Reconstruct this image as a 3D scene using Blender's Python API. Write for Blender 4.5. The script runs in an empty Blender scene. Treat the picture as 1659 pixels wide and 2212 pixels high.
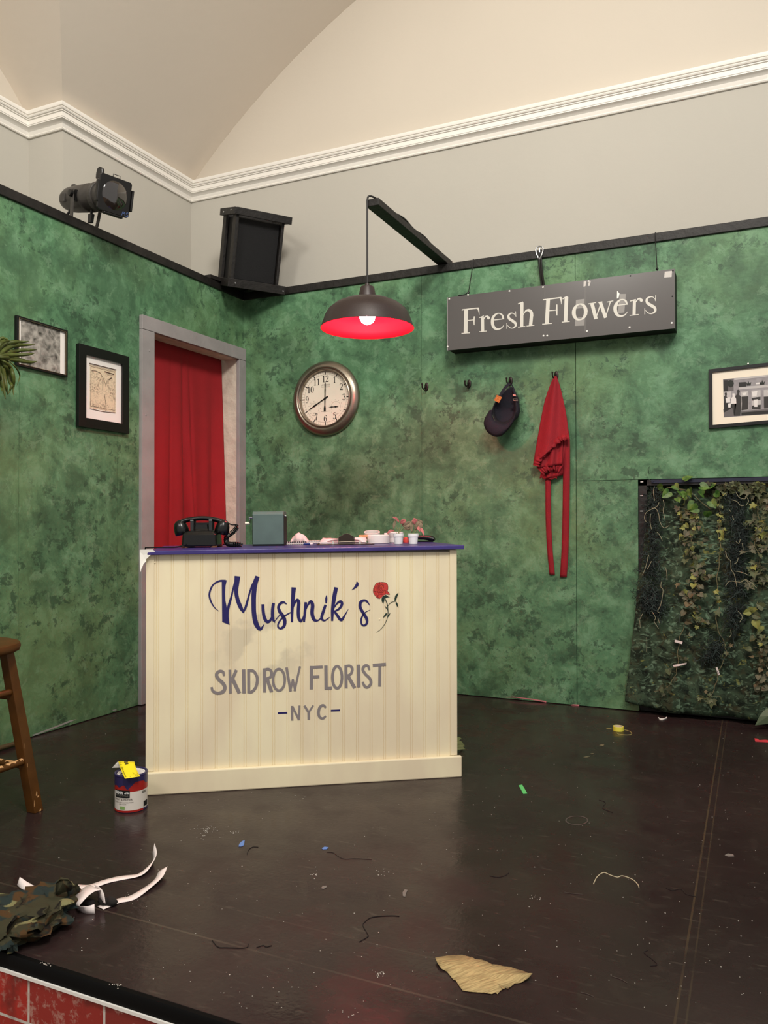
import bpy, math, random
import numpy as np
from mathutils import Vector, Matrix
random.seed(7)
PI = math.pi
sc = bpy.context.scene
COL = sc.collection

# ------------------------------------------------------------------ camera
W, H, FPX = 1659.0, 2212.0, 1725.24
CAM = np.array([2.9739, -4.2731, 0.9727])
YAW, PITCH, ROLL = -0.43369, 0.01271, -0.00139
def cam_axes():
    f = np.array([math.sin(YAW)*math.cos(PITCH), math.cos(YAW)*math.cos(PITCH), math.sin(PITCH)])
    r = np.array([math.cos(YAW), -math.sin(YAW), 0.0])
    u = np.cross(r, f)
    return r*math.cos(ROLL)+u*math.sin(ROLL), -r*math.sin(ROLL)+u*math.cos(ROLL), f
CR, CU, CF = cam_axes()
cam = bpy.data.objects.new('camera', bpy.data.cameras.new('camera'))
COL.objects.link(cam)
cam.data.sensor_fit = 'HORIZONTAL'; cam.data.sensor_width = 36.0
cam.data.lens = 36.0*FPX/W; cam.data.clip_start = 0.05; cam.data.clip_end = 100
cam.matrix_world = Matrix(((CR[0], CU[0], -CF[0], CAM[0]), (CR[1], CU[1], -CF[1], CAM[1]), (CR[2], CU[2], -CF[2], CAM[2]), (0, 0, 0, 1)))
sc.camera = cam
sc.view_settings.view_transform = 'Standard'; sc.view_settings.look = 'None'
sc.view_settings.gamma = 1.0; sc.view_settings.use_curve_mapping = False
sc.view_settings.exposure = 0.0

# ------------------------------------------------------------------ world, hall key light, added fill and vault lights
wd = bpy.data.worlds.new('hall_air'); sc.world = wd; wd.use_nodes = True
wd.node_tree.nodes['Background'].inputs[0].default_value = (1.0, 0.965, 0.915, 1)
wd.node_tree.nodes['Background'].inputs[1].default_value = 0.60
def area(name, loc, target, size, power, col=(1, .945, .865)):
    l = bpy.data.lights.new(name, 'AREA'); l.shape = 'DISK'; l.size = size; l.energy = power; l.color = col
    o = bpy.data.objects.new(name, l); COL.objects.link(o); o.location = loc
    o.rotation_euler = (Vector(target)-Vector(loc)).to_track_quat('-Z', 'Y').to_euler(); return o
area('hall_and_fill_light', (3.9, -4.4, 4.7), (1.2, -.6, 1.3), 0.9, 128)
area('hall_and_fill_light', (1.2, -6.5, 4.9), (1.0, -.6, 1.3), 1.2, 84)  # unseen soft fill added beside the key light
area('hall_and_fill_light', (2.7, -3.3, 3.95), (-.6, -.6, 4.05), 0.9, 66)  # unseen light added to brighten the vault and upper left walls

# ------------------------------------------------------------------ pixel of the photograph -> point on a real surface
def ray(x, y):
    return CAM, CF + CR*((x-W/2)/FPX) + CU*((H/2-y)/FPX)
def on_plane(x, y, P, n):
    o, d = ray(x, y); n = np.asarray(n, float)
    return o + d*(n@(np.asarray(P, float)-o))/(n@d)
def PA(x, y, v=0.0): return on_plane(x, y, (v, 0, 0), (1, 0, 0))      # left flat
def PB(x, y, v=0.0): return on_plane(x, y, (0, v, 0), (0, 1, 0))      # back flat
def PF(x, y, v=0.0): return on_plane(x, y, (0, 0, v), (0, 0, 1))      # stage deck

# ------------------------------------------------------------------ helpers
def lin(c):
    r = []
    for v in c[:3]:
        v = v/255.0
        r.append(v/12.92 if v <= .04045 else ((v+.055)/1.055)**2.4)
    return (*r, 1.0)
MATS = {}
def mat(name, rgb, rough=.6, metal=0.0, spec=.4, noise=None, bump=None, emit=None, alpha=None, rgb2=None, trans=0, coat=0):
    if name in MATS: return MATS[name]
    m = bpy.data.materials.new(name); m.use_nodes = True; nt = m.node_tree; b = nt.nodes['Principled BSDF']
    b.inputs['Base Color'].default_value = lin(rgb); b.inputs['Roughness'].default_value = rough
    b.inputs['Metallic'].default_value = metal; b.inputs['Specular IOR Level'].default_value = spec
    b.inputs['Transmission Weight'].default_value = trans; b.inputs['Coat Weight'].default_value = coat
    tc = None
    if noise or bump:
        tc = nt.nodes.new('ShaderNodeNewGeometry').outputs['Position']
    if noise:
        n = nt.nodes.new('ShaderNodeTexNoise'); n.inputs['Scale'].default_value = noise[0]; n.inputs['Detail'].default_value = 5
        nt.links.new(tc, n.inputs['Vector'])
        r = nt.nodes.new('ShaderNodeValToRGB'); c = lin(rgb)
        c2 = lin(rgb2) if rgb2 else tuple(v*(1+noise[1]) for v in c[:3])+(1,)
        c1 = c if rgb2 else tuple(v*(1-noise[1]) for v in c[:3])+(1,)
        r.color_ramp.elements[0].color = c1; r.color_ramp.elements[0].position = .35
        r.color_ramp.elements[1].color = c2; r.color_ramp.elements[1].position = .65
        nt.links.new(n.outputs['Fac'], r.inputs['Fac']); nt.links.new(r.outputs['Color'], b.inputs['Base Color'])
    if bump:
        n = nt.nodes.new('ShaderNodeTexNoise'); n.inputs['Scale'].default_value = bump[0]; n.inputs['Detail'].default_value = 6
        nt.links.new(tc, n.inputs['Vector'])
        bp = nt.nodes.new('ShaderNodeBump'); bp.inputs['Strength'].default_value = bump[1]; bp.inputs['Distance'].default_value = .01
        nt.links.new(n.outputs['Fac'], bp.inputs['Height']); nt.links.new(bp.outputs['Normal'], b.inputs['Normal'])
    if emit:
        b.inputs['Emission Color'].default_value = (*emit[:3], 1); b.inputs['Emission Strength'].default_value = emit[3]
    MATS[name] = m
    return m

class MB:
    """collects geometry in world coordinates; build() links it as ONE mesh object"""
    def __init__(s, M=None): s.v = []; s.f = []; s.M = M
    def add(s, vs, fs):
        b = len(s.v)
        for p in vs:
            p = Vector(p)
            s.v.append(s.M @ p if s.M else p)
        s.f += [tuple(i+b for i in f) for f in fs]; return s
    def box(s, a, b):
        (x0, y0, z0), (x1, y1, z1) = a, b
        return s.add([(x0, y0, z0), (x1, y0, z0), (x1, y1, z0), (x0, y1, z0), (x0, y0, z1), (x1, y0, z1), (x1, y1, z1), (x0, y1, z1)],
                     [(3, 2, 1, 0), (4, 5, 6, 7), (0, 1, 5, 4), (1, 2, 6, 5), (2, 3, 7, 6), (3, 0, 4, 7)])
    def tube(s, pts, r, n=8, cap=True):
        pts = [Vector(p) for p in pts]; rs = r if isinstance(r, (list, tuple)) else [r]*len(pts)
        vs = []; fs = []; nrm = None
        for i, p in enumerate(pts):
            t = (pts[min(i+1, len(pts)-1)]-pts[max(i-1, 0)])
            if t.length < 1e-9: t = Vector((0, 0, 1))
            t.normalize()
            if nrm is None:
                nrm = t.orthogonal().normalized()
            nrm = (nrm - t*nrm.dot(t))
            if nrm.length < 1e-6: nrm = t.orthogonal()
            nrm.normalize(); bi = t.cross(nrm)
            for k in range(n):
                a = 2*PI*k/n; vs.append(p+(nrm*math.cos(a)+bi*math.sin(a))*rs[i])
        for i in range(len(pts)-1):
            for k in range(n):
                fs.append((i*n+k, i*n+(k+1) % n, (i+1)*n+(k+1) % n, (i+1)*n+k))
        if cap:
            fs.append(tuple(range(n-1, -1, -1))); fs.append(tuple((len(pts)-1)*n+k for k in range(n)))
        return s.add(vs, fs)
    def lathe(s, prof, n=32, origin=(0, 0, 0), axis='Z', closed=False, cap=True):
        o = Vector(origin); vs = []; fs = []
        for r, z in prof:
            for k in range(n):
                a = 2*PI*k/n; c, d = r*math.cos(a), r*math.sin(a)
                vs.append(o+(Vector((c, d, z)) if axis == 'Z' else Vector((z, c, d)) if axis == 'X' else Vector((c, z, d))))
        m = len(prof)
        for i in range(m-1 + (1 if closed else 0)):
            j = (i+1) % m
            for k in range(n):
                fs.append((i*n+k, i*n+(k+1) % n, j*n+(k+1) % n, j*n+k))
        if not closed and cap:
            if prof[0][0] > 1e-6: fs.append(tuple(range(n-1, -1, -1)))
            if prof[-1][0] > 1e-6: fs.append(tuple((m-1)*n+k for k in range(n)))
        return s.add(vs, fs)
    def loft(s, rings, cap=True, closed=True):
        n = len(rings[0]); vs = [p for r in rings for p in r]; fs = []
        for i in range(len(rings)-1):
            for k in range(n if closed else n-1):
                fs.append((i*n+k, i*n+(k+1) % n, (i+1)*n+(k+1) % n, (i+1)*n+k))
        if cap and closed:
            fs.append(tuple(range(n-1, -1, -1))); fs.append(tuple((len(rings)-1)*n+k for k in range(n)))
        return s.add(vs, fs)
    def prism(s, pts, off):
        off = Vector(off); n = len(pts); a = [Vector(p) for p in pts]; b = [p+off for p in a]
        fs = [tuple(range(n)), tuple(range(2*n-1, n-1, -1))]+[(i, i+n, (i+1) % n+n, (i+1) % n) for i in range(n)]
        return s.add(a+b, fs)
    def sphere(s, c, r, nu=16, nv=10, sx=1, sy=1, sz=1):
        vs = []; fs = []
        for j in range(nv+1):
            t = PI*j/nv
            for k in range(nu):
                a = 2*PI*k/nu; vs.append((c[0]+r*sx*math.sin(t)*math.cos(a), c[1]+r*sy*math.sin(t)*math.sin(a), c[2]+r*sz*math.cos(t)))
        for j in range(nv):
            for k in range(nu): fs.append((j*nu+k, (j+1)*nu+k, (j+1)*nu+(k+1) % nu, j*nu+(k+1) % nu))
        return s.add(vs, fs)
    def grid(s, rows):
        n = len(rows[0]); vs = [p for r in rows for p in r]
        return s.add(vs, [(i*n+k, i*n+k+1, (i+1)*n+k+1, (i+1)*n+k) for i in range(len(rows)-1) for k in range(n-1)])
    def build(s, name, m, parent=None, smooth=False, bevel=0, solid=0, subsurf=0, origin=None, angle=40):
        root = parent
        while root is not None and root.parent is not None: root = root.parent
        o0 = Vector(root.location) if root is not None else (Vector(origin) if origin is not None else Vector((0, 0, 0)))
        me = bpy.data.meshes.new(name); me.from_pydata([p-o0 for p in s.v], [], s.f); me.update()
        ob = bpy.data.objects.new(name, me); COL.objects.link(ob)
        if m is not None: me.materials.append(MATS[m] if isinstance(m, str) else m)
        if parent is not None: ob.parent = parent
        else: ob.location = o0
        import bmesh as _b
        bm = _b.new(); bm.from_mesh(me); _b.ops.remove_doubles(bm, verts=bm.verts, dist=1e-6); _b.ops.recalc_face_normals(bm, faces=bm.faces); bm.to_mesh(me); bm.free()
        if smooth:
            for p in me.polygons: p.use_smooth = True
            if angle: me.set_sharp_from_angle(angle=math.radians(angle))
        if solid:
            md = ob.modifiers.new('thickness', 'SOLIDIFY'); md.thickness = solid; md.offset = 0
        if bevel:
            md = ob.modifiers.new('bevel', 'BEVEL'); md.width = bevel; md.segments = 2; md.limit_method = 'ANGLE'
        if subsurf:
            md = ob.modifiers.new('subdivision', 'SUBSURF'); md.levels = subsurf; md.render_levels = subsurf
        return ob
def thing(name, label, cat, loc, group=None):
    o = bpy.data.objects.new(name, None); COL.objects.link(o); o.location = Vector(loc); o.empty_display_size = .05
    o['label'] = label; o['category'] = cat
    if group: o['group'] = group
    return o
def tag(o, label, cat, group=None, kind=None):
    o['label'] = label; o['category'] = cat
    if group: o['group'] = group
    if kind: o['kind'] = kind
    return o
def struct(o): o['kind'] = 'structure'; return o
def smoothpts(pts, k=6):
    """Catmull-Rom through points of any dimension"""
    a = [np.array(p, float) for p in pts]
    if len(a) < 3: return a
    a = [2*a[0]-a[1]]+a+[2*a[-1]-a[-2]]; out = []
    for i in range(1, len(a)-2):
        for j in range(k):
            t = j/k; p0, p1, p2, p3 = a[i-1:i+3]
            out.append(.5*((2*p1)+(-p0+p2)*t+(2*p0-5*p1+4*p2-p3)*t*t+(-p0+3*p1-3*p2+p3)*t**3))
    out.append(a[-2]); return out
_LAY = 0
def stroke(mb, pts, fn, widths, smooth=True, k=6, off=None):
    """a brush stroke of varying width through 2-D points, mapped by fn onto its surface"""
    if not isinstance(widths, (list, tuple)): widths = [widths]*len(pts)
    q = [(*p, w) for p, w in zip(pts, widths)]
    q = smoothpts(q, k) if smooth and len(q) > 2 else [np.array(p, float) for p in q]
    global _LAY
    _LAY = (_LAY+1) % 8; L = []; Rr = []
    for i, p in enumerate(q):
        t = q[min(i+1, len(q)-1)][:2]-q[max(i-1, 0)][:2]; t = t/(np.linalg.norm(t)+1e-9); n = np.array((-t[1], t[0]))
        for lst, sg_ in ((L, 1), (Rr, -1)):
            v = np.array(fn(*(p[:2]+n*sg_*p[2]/2)), float); e = CAM-v; lst.append(v+e/np.linalg.norm(e)*_LAY*.00006)     # later strokes lie on earlier ones
    mb.grid([L, Rr])
def text_into(mb, body, size, M, align='CENTER', wrap=None, bold=0.0):
    cu = bpy.data.curves.new('lettering', 'FONT'); cu.body = body; cu.size = size; cu.align_x = align; cu.offset = bold
    ob = bpy.data.objects.new('lettering', cu); COL.objects.link(ob)
    bpy.context.view_layer.update()
    me = bpy.data.meshes.new_from_object(ob.evaluated_get(bpy.context.evaluated_depsgraph_get()))
    vs = [v.co.copy() for v in me.vertices]; fs = [tuple(p.vertices) for p in me.polygons]
    vs = [wrap(v) if wrap else M @ v for v in vs]
    mb.add(vs, fs)
    bpy.data.objects.remove(ob); bpy.data.curves.remove(cu); bpy.data.meshes.remove(me)
def crop(ox, oy, s): return lambda x, y: (ox+x/s, oy+y/s)
# ------------------------------------------------------------------ materials of the setting
def paint_wall():
    m = bpy.data.materials.new('sponged_green_paint'); m.use_nodes = True; nt = m.node_tree; N = nt.nodes; L = nt.links
    b = N['Principled BSDF']; b.inputs['Roughness'].default_value = .55; b.inputs['Specular IOR Level'].default_value = .35
    pos = N.new('ShaderNodeNewGeometry').outputs['Position']
    def noise(scale, det, rough=.55, dist=0.0, off=0):
        mp = N.new('ShaderNodeMapping'); mp.inputs['Location'].default_value = (off, off*1.7, -off)
        L.new(pos, mp.inputs['Vector'])
        n = N.new('ShaderNodeTexNoise'); n.inputs['Scale'].default_value = scale; n.inputs['Detail'].default_value = det
        n.inputs['Roughness'].default_value = rough; n.inputs['Distortion'].default_value = dist
        L.new(mp.outputs[0], n.inputs['Vector']); return n.outputs['Fac']
    def ramp(f, a, bb):
        r = N.new('ShaderNodeMapRange'); r.inputs['From Min'].default_value = a; r.inputs['From Max'].default_value = bb; L.new(f, r.inputs['Value']); return r.outputs[0]
    def mul(a, c):
        r = N.new('ShaderNodeMath'); r.operation = 'MULTIPLY'; L.new(a, r.inputs[0])
        if isinstance(c, float): r.inputs[1].default_value = c
        else: L.new(c, r.inputs[1])
        return r.outputs[0]
    def mix(f, a, c):
        r = N.new('ShaderNodeMix'); r.data_type = 'RGBA'; L.new(f, r.inputs[0])
        for s, v in ((6, a), (7, c)):
            if isinstance(v, tuple): r.inputs[s].default_value = lin(v)
            else: L.new(v, r.inputs[s])
        return r.outputs[2]
    def torn(f, stops):
        r = N.new('ShaderNodeValToRGB'); el = r.color_ramp.elements
        while len(el) < len(stops): el.new(.5)
        for e, (p, c) in zip(el, stops): e.position = p; e.color = lin(c)
        L.new(f, r.inputs['Fac']); return r.outputs['Color']
    base = torn(noise(6.5, 12, .72, .3), [(.36, (59, 93, 66)), (.45, (73, 111, 80)), (.468, (80, 121, 87)), (.53, (86, 128, 92)), (.545, (96, 138, 102)), (.64, (108, 149, 114))])
    base = mix(mul(ramp(noise(1.5, 3, .5, 0, 5), .50, .68), .5), base, (108, 134, 88))            # yellower passages
    soft = ramp(noise(2.3, 10, .72, .3, 9), .50, .60)
    base = mix(mul(soft, .55), base, (60, 92, 66))                                              # softer darker clouds
    m1 = ramp(noise(2.0, 4, .6, .3, 3), .46, .56)
    crisp = ramp(noise(12, 12, .74, .2, 2), .535, .56)
    base = mix(mul(mul(crisp, m1), .75), base, (48, 74, 54))                                     # crisp sponge marks
    m2 = ramp(noise(2.7, 4, .6, .2, 21), .52, .60)
    fine = ramp(noise(26, 12, .74, .3, 12), .54, .565)
    base = mix(mul(mul(fine, m2), .65), base, (44, 68, 50))
    lite = mul(ramp(noise(9, 12, .75, .4, 31), .57, .595), .35)
    base = mix(lite, base, (122, 156, 122))
    L.new(base, b.inputs['Base Color'])
    bp = N.new('ShaderNodeBump'); bp.inputs['Strength'].default_value = .25; bp.inputs['Distance'].default_value = .006
    L.new(noise(45, 5), bp.inputs['Height']); L.new(bp.outputs[0], b.inputs['Normal'])
    MATS['green'] = m
def deck():
    m = bpy.data.materials.new('black_stage_deck'); m.use_nodes = True; nt = m.node_tree; N = nt.nodes; L = nt.links
    b = N['Principled BSDF']; b.inputs['Roughness'].default_value = .5; b.inputs['Specular IOR Level'].default_value = .22
    pos = N.new('ShaderNodeNewGeometry').outputs['Position']; sep = N.new('ShaderNodeSeparateXYZ'); L.new(pos, sep.inputs[0])
    def noise(scale, det, off=0, dist=0, stretch=None):
        mp = N.new('ShaderNodeMapping'); mp.inputs['Location'].default_value = (off, off, 0); L.new(pos, mp.inputs['Vector'])
        if stretch: mp.inputs['Scale'].default_value = stretch
        n = N.new('ShaderNodeTexNoise'); n.inputs['Scale'].default_value = scale; n.inputs['Detail'].default_value = det; n.inputs['Distortion'].default_value = dist
        L.new(mp.outputs[0], n.inputs['Vector']); return n.outputs['Fac']
    def ramp(f, a, bb):
        r = N.new('ShaderNodeMapRange'); r.inputs['From Min'].default_value = a; r.inputs['From Max'].default_value = bb; L.new(f, r.inputs['Value']); return r.outputs[0]
    def math_(op, a, c=None):
        r = N.new('ShaderNodeMath'); r.operation = op
        for i, v in ((0, a), (1, c)):
            if v is None: continue
            if isinstance(v, (int, float)): r.inputs[i].default_value = v
            else: L.new(v, r.inputs[i])
        return r.outputs[0]
    def mix(f, a, c):
        r = N.new('ShaderNodeMix'); r.data_type = 'RGBA'; L.new(f, r.inputs[0])
        for s, v in ((6, a), (7, c)):
            if isinstance(v, tuple): r.inputs[s].default_value = lin(v)
            else: L.new(v, r.inputs[s])
        return r.outputs[2]
    base = mix(ramp(noise(1.3, 6), .4, .65), (41, 30, 30), (50, 38, 37))
    base = mix(math_('MULTIPLY', ramp(noise(9, 8, 4, 1.5), .55, .75), .35), base, (64, 55, 50))      # scuffs
    base = mix(math_('MULTIPLY', ramp(noise(60, 4, 7, 0, (.25, 1, 1)), .62, .72), .25), base, (95, 85, 76))
    def line(axis, at, w, f):
        d = math_('ABSOLUTE', math_('SUBTRACT', sep.outputs[axis], at)); return math_('MULTIPLY', math_('LESS_THAN', d, w), f)
    wob = noise(3, 2, 2)
    for ax, at, w, c, f in ((0, 2.828, .0025, (92, 76, 56), .55), (0, 2.848, .0018, (80, 68, 52), .5), (1, -2.74, .003, (84, 74, 64), .5), (1, -2.60, .002, (74, 66, 58), .3), (1, -.055, .003, (84, 66, 54), .55)):
        base = mix(math_('MULTIPLY', line(ax, at, w, f), ramp(wob, .25, .55)), base, c)
    L.new(base, b.inputs['Base Color'])
    L.new(ramp(noise(6, 5, 1), .2, 1.4), b.inputs['Roughness'])
    bp = N.new('ShaderNodeBump'); bp.inputs['Strength'].default_value = .12; bp.inputs['Distance'].default_value = .004
    L.new(noise(70, 4), bp.inputs['Height']); L.new(bp.outputs[0], b.inputs['Normal'])
    MATS['deck'] = m
def brick():
    m = bpy.data.materials.new('printed_brick'); m.use_nodes = True; nt = m.node_tree; N = nt.nodes; L = nt.links
    b = N['Principled BSDF']; b.inputs['Roughness'].default_value = .6
    pos = N.new('ShaderNodeNewGeometry').outputs['Position']
    sep = N.new('ShaderNodeSeparateXYZ'); L.new(pos, sep.inputs[0]); cmb = N.new('ShaderNodeCombineXYZ')
    ax = N.new('ShaderNodeMath'); ax.inputs[1].default_value = -1.507+.2205*8; L.new(sep.outputs[0], ax.inputs[0])
    az = N.new('ShaderNodeMath'); az.inputs[1].default_value = .0385+1.0; L.new(sep.outputs[2], az.inputs[0])
    L.new(ax.outputs[0], cmb.inputs[0]); L.new(az.outputs[0], cmb.inputs[1])
    t = N.new('ShaderNodeTexBrick'); t.inputs['Scale'].default_value = 1.0; t.inputs['Brick Width'].default_value = .2205; t.inputs['Row Height'].default_value = .1
    t.inputs['Mortar Size'].default_value = .0035; t.inputs['Mortar Smooth'].default_value = .2; t.inputs['Bias'].default_value = 0
    t.inputs['Color1'].default_value = lin((168, 38, 28)); t.inputs['Color2'].default_value = lin((112, 40, 34)); t.inputs['Mortar'].default_value = lin((196, 188, 178))
    L.new(cmb.outputs[0], t.inputs['Vector'])
    n = N.new('ShaderNodeTexNoise'); n.inputs['Scale'].default_value = 38; n.inputs['Detail'].default_value = 8; n.inputs['Roughness'].default_value = .7; L.new(pos, n.inputs['Vector'])
    r = N.new('ShaderNodeValToRGB'); r.color_ramp.elements[0].position = .53; r.color_ramp.elements[1].position = .63; r.color_ramp.elements[0].color = (0, 0, 0, 1); r.color_ramp.elements[1].color = (.6, .6, .6, 1)
    L.new(n.outputs['Fac'], r.inputs['Fac'])
    mx = N.new('ShaderNodeMix'); mx.data_type = 'RGBA'; L.new(r.outputs[0], mx.inputs[0]); L.new(t.outputs['Color'], mx.inputs[6]); mx.inputs[7].default_value = lin((186, 150, 136))
    n2 = N.new('ShaderNodeTexNoise'); n2.inputs['Scale'].default_value = 14; n2.inputs['Detail'].default_value = 6; L.new(pos, n2.inputs['Vector'])
    r2 = N.new('ShaderNodeValToRGB'); r2.color_ramp.elements[0].position = .52; r2.color_ramp.elements[1].position = .66; r2.color_ramp.elements[0].color = (0, 0, 0, 1); r2.color_ramp.elements[1].color = (.75, .75, .75, 1); L.new(n2.outputs['Fac'], r2.inputs['Fac'])
    mx2 = N.new('ShaderNodeMix'); mx2.data_type = 'RGBA'; L.new(r2.outputs[0], mx2.inputs[0]); L.new(mx.outputs[2], mx2.inputs[6]); mx2.inputs[7].default_value = lin((92, 30, 24))
    L.new(mx2.outputs[2], b.inputs['Base Color']); MATS['brick'] = m
paint_wall(); deck(); brick()
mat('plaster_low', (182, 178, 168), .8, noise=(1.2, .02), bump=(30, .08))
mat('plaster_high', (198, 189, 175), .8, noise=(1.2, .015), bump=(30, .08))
mat('plaster_brightened', (216, 206, 192), .8, noise=(1.2, .015), bump=(30, .08))  # same paint as the lunette, lightened to stand in for light on the vault
mat('cornice', (234, 230, 222), .5)
mat('black_wood', (26, 23, 21), .55, noise=(14, .35), bump=(40, .3))
mat('black', (9, 9, 9), .7)
mat('lavender', (150, 144, 144), .5, noise=(9, .07), bump=(25, .15))
mat('cream_rough', (206, 196, 180), .7, noise=(18, .08), bump=(18, .9))
mat('hall_floor', (120, 92, 66), .4, noise=(3, .1))
mat('white_paint', (232, 230, 224), .5)
mat('blue_black', (26, 30, 52), .5, noise=(20, .3))

# ------------------------------------------------------------------ stage deck, brick front, hall floor
ZS, YS = 2.40, -2.985
X0, X1 = -0.09, 4.3
struct(MB().box((-1.2, YS+.012, -.034), (5.4, .14, 0)).build('floor', 'deck', bevel=.002))
MB_n = MB()
prof = [(YS+.012, 0), (YS+.004, -.002), (YS, -.009), (YS, -.033), (YS+.012, -.033)]
MB_n.grid([[(x, y, z) for y, z in prof] for x in (-1.2, 1.507, 1.5085, 5.4)])
o = MB_n.build('trim_1', mat('nosing_black', (5, 5, 5), .6, 0, .12), smooth=True); struct(o)
struct(MB().box((-1.2, YS-.004, -.0405), (5.4, YS+.012, -.0335)).build('trim_2', 'white_paint'))
struct(MB().box((-1.2, YS, -.62), (5.4, YS+.03, -.0405)).build('wall_front', 'brick'))
struct(MB().box((-3, -9, -.66), (8, YS, -.62)).build('floor', 'hall_floor'))

# ------------------------------------------------------------------ green flats: butted panels with hair gaps
TH = .088
G = .0006
f = MB()
for a, b_ in ((-.002, .053), (.053, 1.236), (1.236, 2.118), ):
    f.box((a+G, 0, .004), (b_-G, TH, ZS))
f.box((2.121, 0, .004), (2.434, TH, 1.188)); f.box((2.121, 0, 1.1905), (X1, TH, ZS)); f.box((3.9, 0, .004), (X1, TH, 1.188))
f.box((0, .012, .004), (2.43, TH-.002, ZS-.002))
wbk = f.build('wall_back', 'green'); struct(wbk)
mat('pink_primer', (206, 128, 132), .7)
for q in ([(1090, 1505.5), (1115, 1506), (1150, 1511), (1180, 1516.5), (1180, 1513.5), (1150, 1508.5), (1110, 1504)], [(1232, 1522), (1251, 1524), (1251, 1521), (1238, 1520.5)], [(1335, 1534), (1350, 1535.5), (1350, 1534), (1337, 1533)]): MB().add([PB(x, y+1.0, -.0008) for x, y in q], [tuple(range(len(q)))]).build('paint_smear', 'pink_primer', wbk)
f = MB()
DL, DR, DT = -.866, -.068, 2.008        # doorway in the left flat
for a, b_ in ((-3.3, -1.727), (-1.727, -1.119)):
    f.box((-TH, a+G, .004), (0, b_-G, ZS))
f.box((-TH, -1.119+G, .004), (0, DL-.012, ZS)); f.box((-TH, DL-.012, DT+.011), (0, DR+.012, ZS)); f.box((-TH, DR+.012, .004), (0, -.001, ZS))
f.box((-TH+.002, -3.29, .004), (-.012, DL-.014, ZS-.002))
wlf = f.build('wall_left', 'green'); struct(wlf)
mat('pale_smear', (150, 152, 148), .7)
for q in ([(70, 1589), (110, 1574), (150, 1558), (166, 1555), (150, 1562), (112, 1577), (72, 1591.5)], [(243, 1535), (251, 1533.5), (252, 1535.5), (244, 1537)]): MB().add([PA(x, y-1.5, .0008) for x, y in q], [tuple(range(len(q)))]).build('paint_smear', 'pale_smear', wlf)
# black strips along the top of the flats
struct(MB().box((0, -.012, ZS), (X1, TH, ZS+.046)).build('trim_3', 'black_wood', bevel=.003))
struct(MB().box((-TH, -3.3, ZS), (.012, -.0125, ZS+.046)).build('trim_4', 'black_wood', bevel=.003))
# doorway casing and reveal
d = MB().box((-.002, -.960, .004), (.02, DL+.004, DT-.001)); cas = d.build('door_1', 'lavender', bevel=.002); struct(cas)
o = MB().box((-.002, DR-.006, .004), (.02, .0, DT-.001)).build('casing_board', 'lavender', cas, bevel=.002)
o = MB().box((-.002, -.960, DT), (.022, -.002, 2.084)).build('head_board', 'lavender', cas, bevel=.002)
r_ = MB(); r_.box((-.15, DR, .004), (-.001, DR+.011, DT+.01)); r_.box((-.15, DL-.011, .004), (-.001, DL, DT+.01)); r_.box((-.10, DL, DT), (-.001, DR, DT+.010))
r_.build('jamb_lining', 'cream_rough', cas)
for y, z in ((-.90, 2.05), (-.905, 1.90), (-.93, 1.55), (-.03, 2.04), (-.025, 1.97), (-.04, 2.045)):
    MB().lathe([(0, .0225), (.004, .0225), (.005, .021), (.005, .015)], 8, (0, y, z), 'X').build('screw_head', 'lavender', cas)
# low window-like opening in the back flat: black frame
w_ = MB(); w_.box((2.436, .004, .02), (2.478, .10, 1.186)); w_.box((2.436, .004, 1.158), (3.9, .10, 1.186)); w_.box((2.436, .02, .004), (3.9, .10, .02))
wo = w_.build('window_1', 'black_wood'); struct(wo)
MB().box((2.50, -.004, 1.170), (3.9, .004, 1.187)).build('head_strip', 'blue_black', wo)
mat('steel', (205, 205, 205), .3, 1.0)
for (x, y) in ((1386.5, 1041), (1386, 1071), (1386, 1104)):
    p = PB(x, y, .002); MB().box((p[0]-.007, -.001, p[2]-.002), (p[0]+.007, .005, p[2]+.002)).build('staple', 'white_paint', wo)
struct(MB().box((2.38, .101, .004), (3.95, .108, 1.3)).build('wall_back', 'black'))  # black sheet added behind the opening so its depth reads dark

# ------------------------------------------------------------------ building shell: plaster walls, cornice, groin vault
XA, YB, XP, YP, ZC = -.5137, .1185, -.7745, -1.005, 3.165
ZV = 3.285                      # vault springs from the cornice top
RV, UC = 4.85, 3.46
ZCV = ZV-RV*math.cos(math.asin(UC/RV))
def g(u): return ZCV+math.sqrt(max(RV*RV-(u-UC)**2, 0))
lo = MB(); lo.grid([[(XP, -4.2, z), (XP, YP, z), (XA, YP, z), (XA, YB, z), (5.4, YB, z)] for z in (-.1, ZC)])
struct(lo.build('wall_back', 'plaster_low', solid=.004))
us = [i*.12 for i in range(0, 52)]
hi = MB(); hi.grid([[(XA+u, YB, ZC) for u in us], [(XA+u, YB, g(u)) for u in us]])
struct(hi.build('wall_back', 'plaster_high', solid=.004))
hi = MB(); hi.grid([[(XP, YP-u, ZC) for u in us[:30]], [(XP, YP-u, g(u)) for u in us[:30]]])
hi.grid([[(XP, YP, z), (XA, YP, z)] for z in (ZC, ZV)]); hi.grid([[(XA, YP, z), (XA, YB, z)] for z in (ZC, ZV)])
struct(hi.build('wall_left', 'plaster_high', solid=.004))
va = MB()
uu = [i*.06 for i in range(0, 56)]
va.grid([[(XA+u, YB+.01, g(u)) for u in uu], [(XA+u, YP-u, g(u)) for u in uu]])
vb = [[(XP-.01, YP-u, g(u)) for u in uu], [(XA+u, YP-u, g(u)) for u in uu]]
va.grid(vb)
struct(va.build('ceiling', 'plaster_brightened', smooth=True, angle=25))
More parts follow.
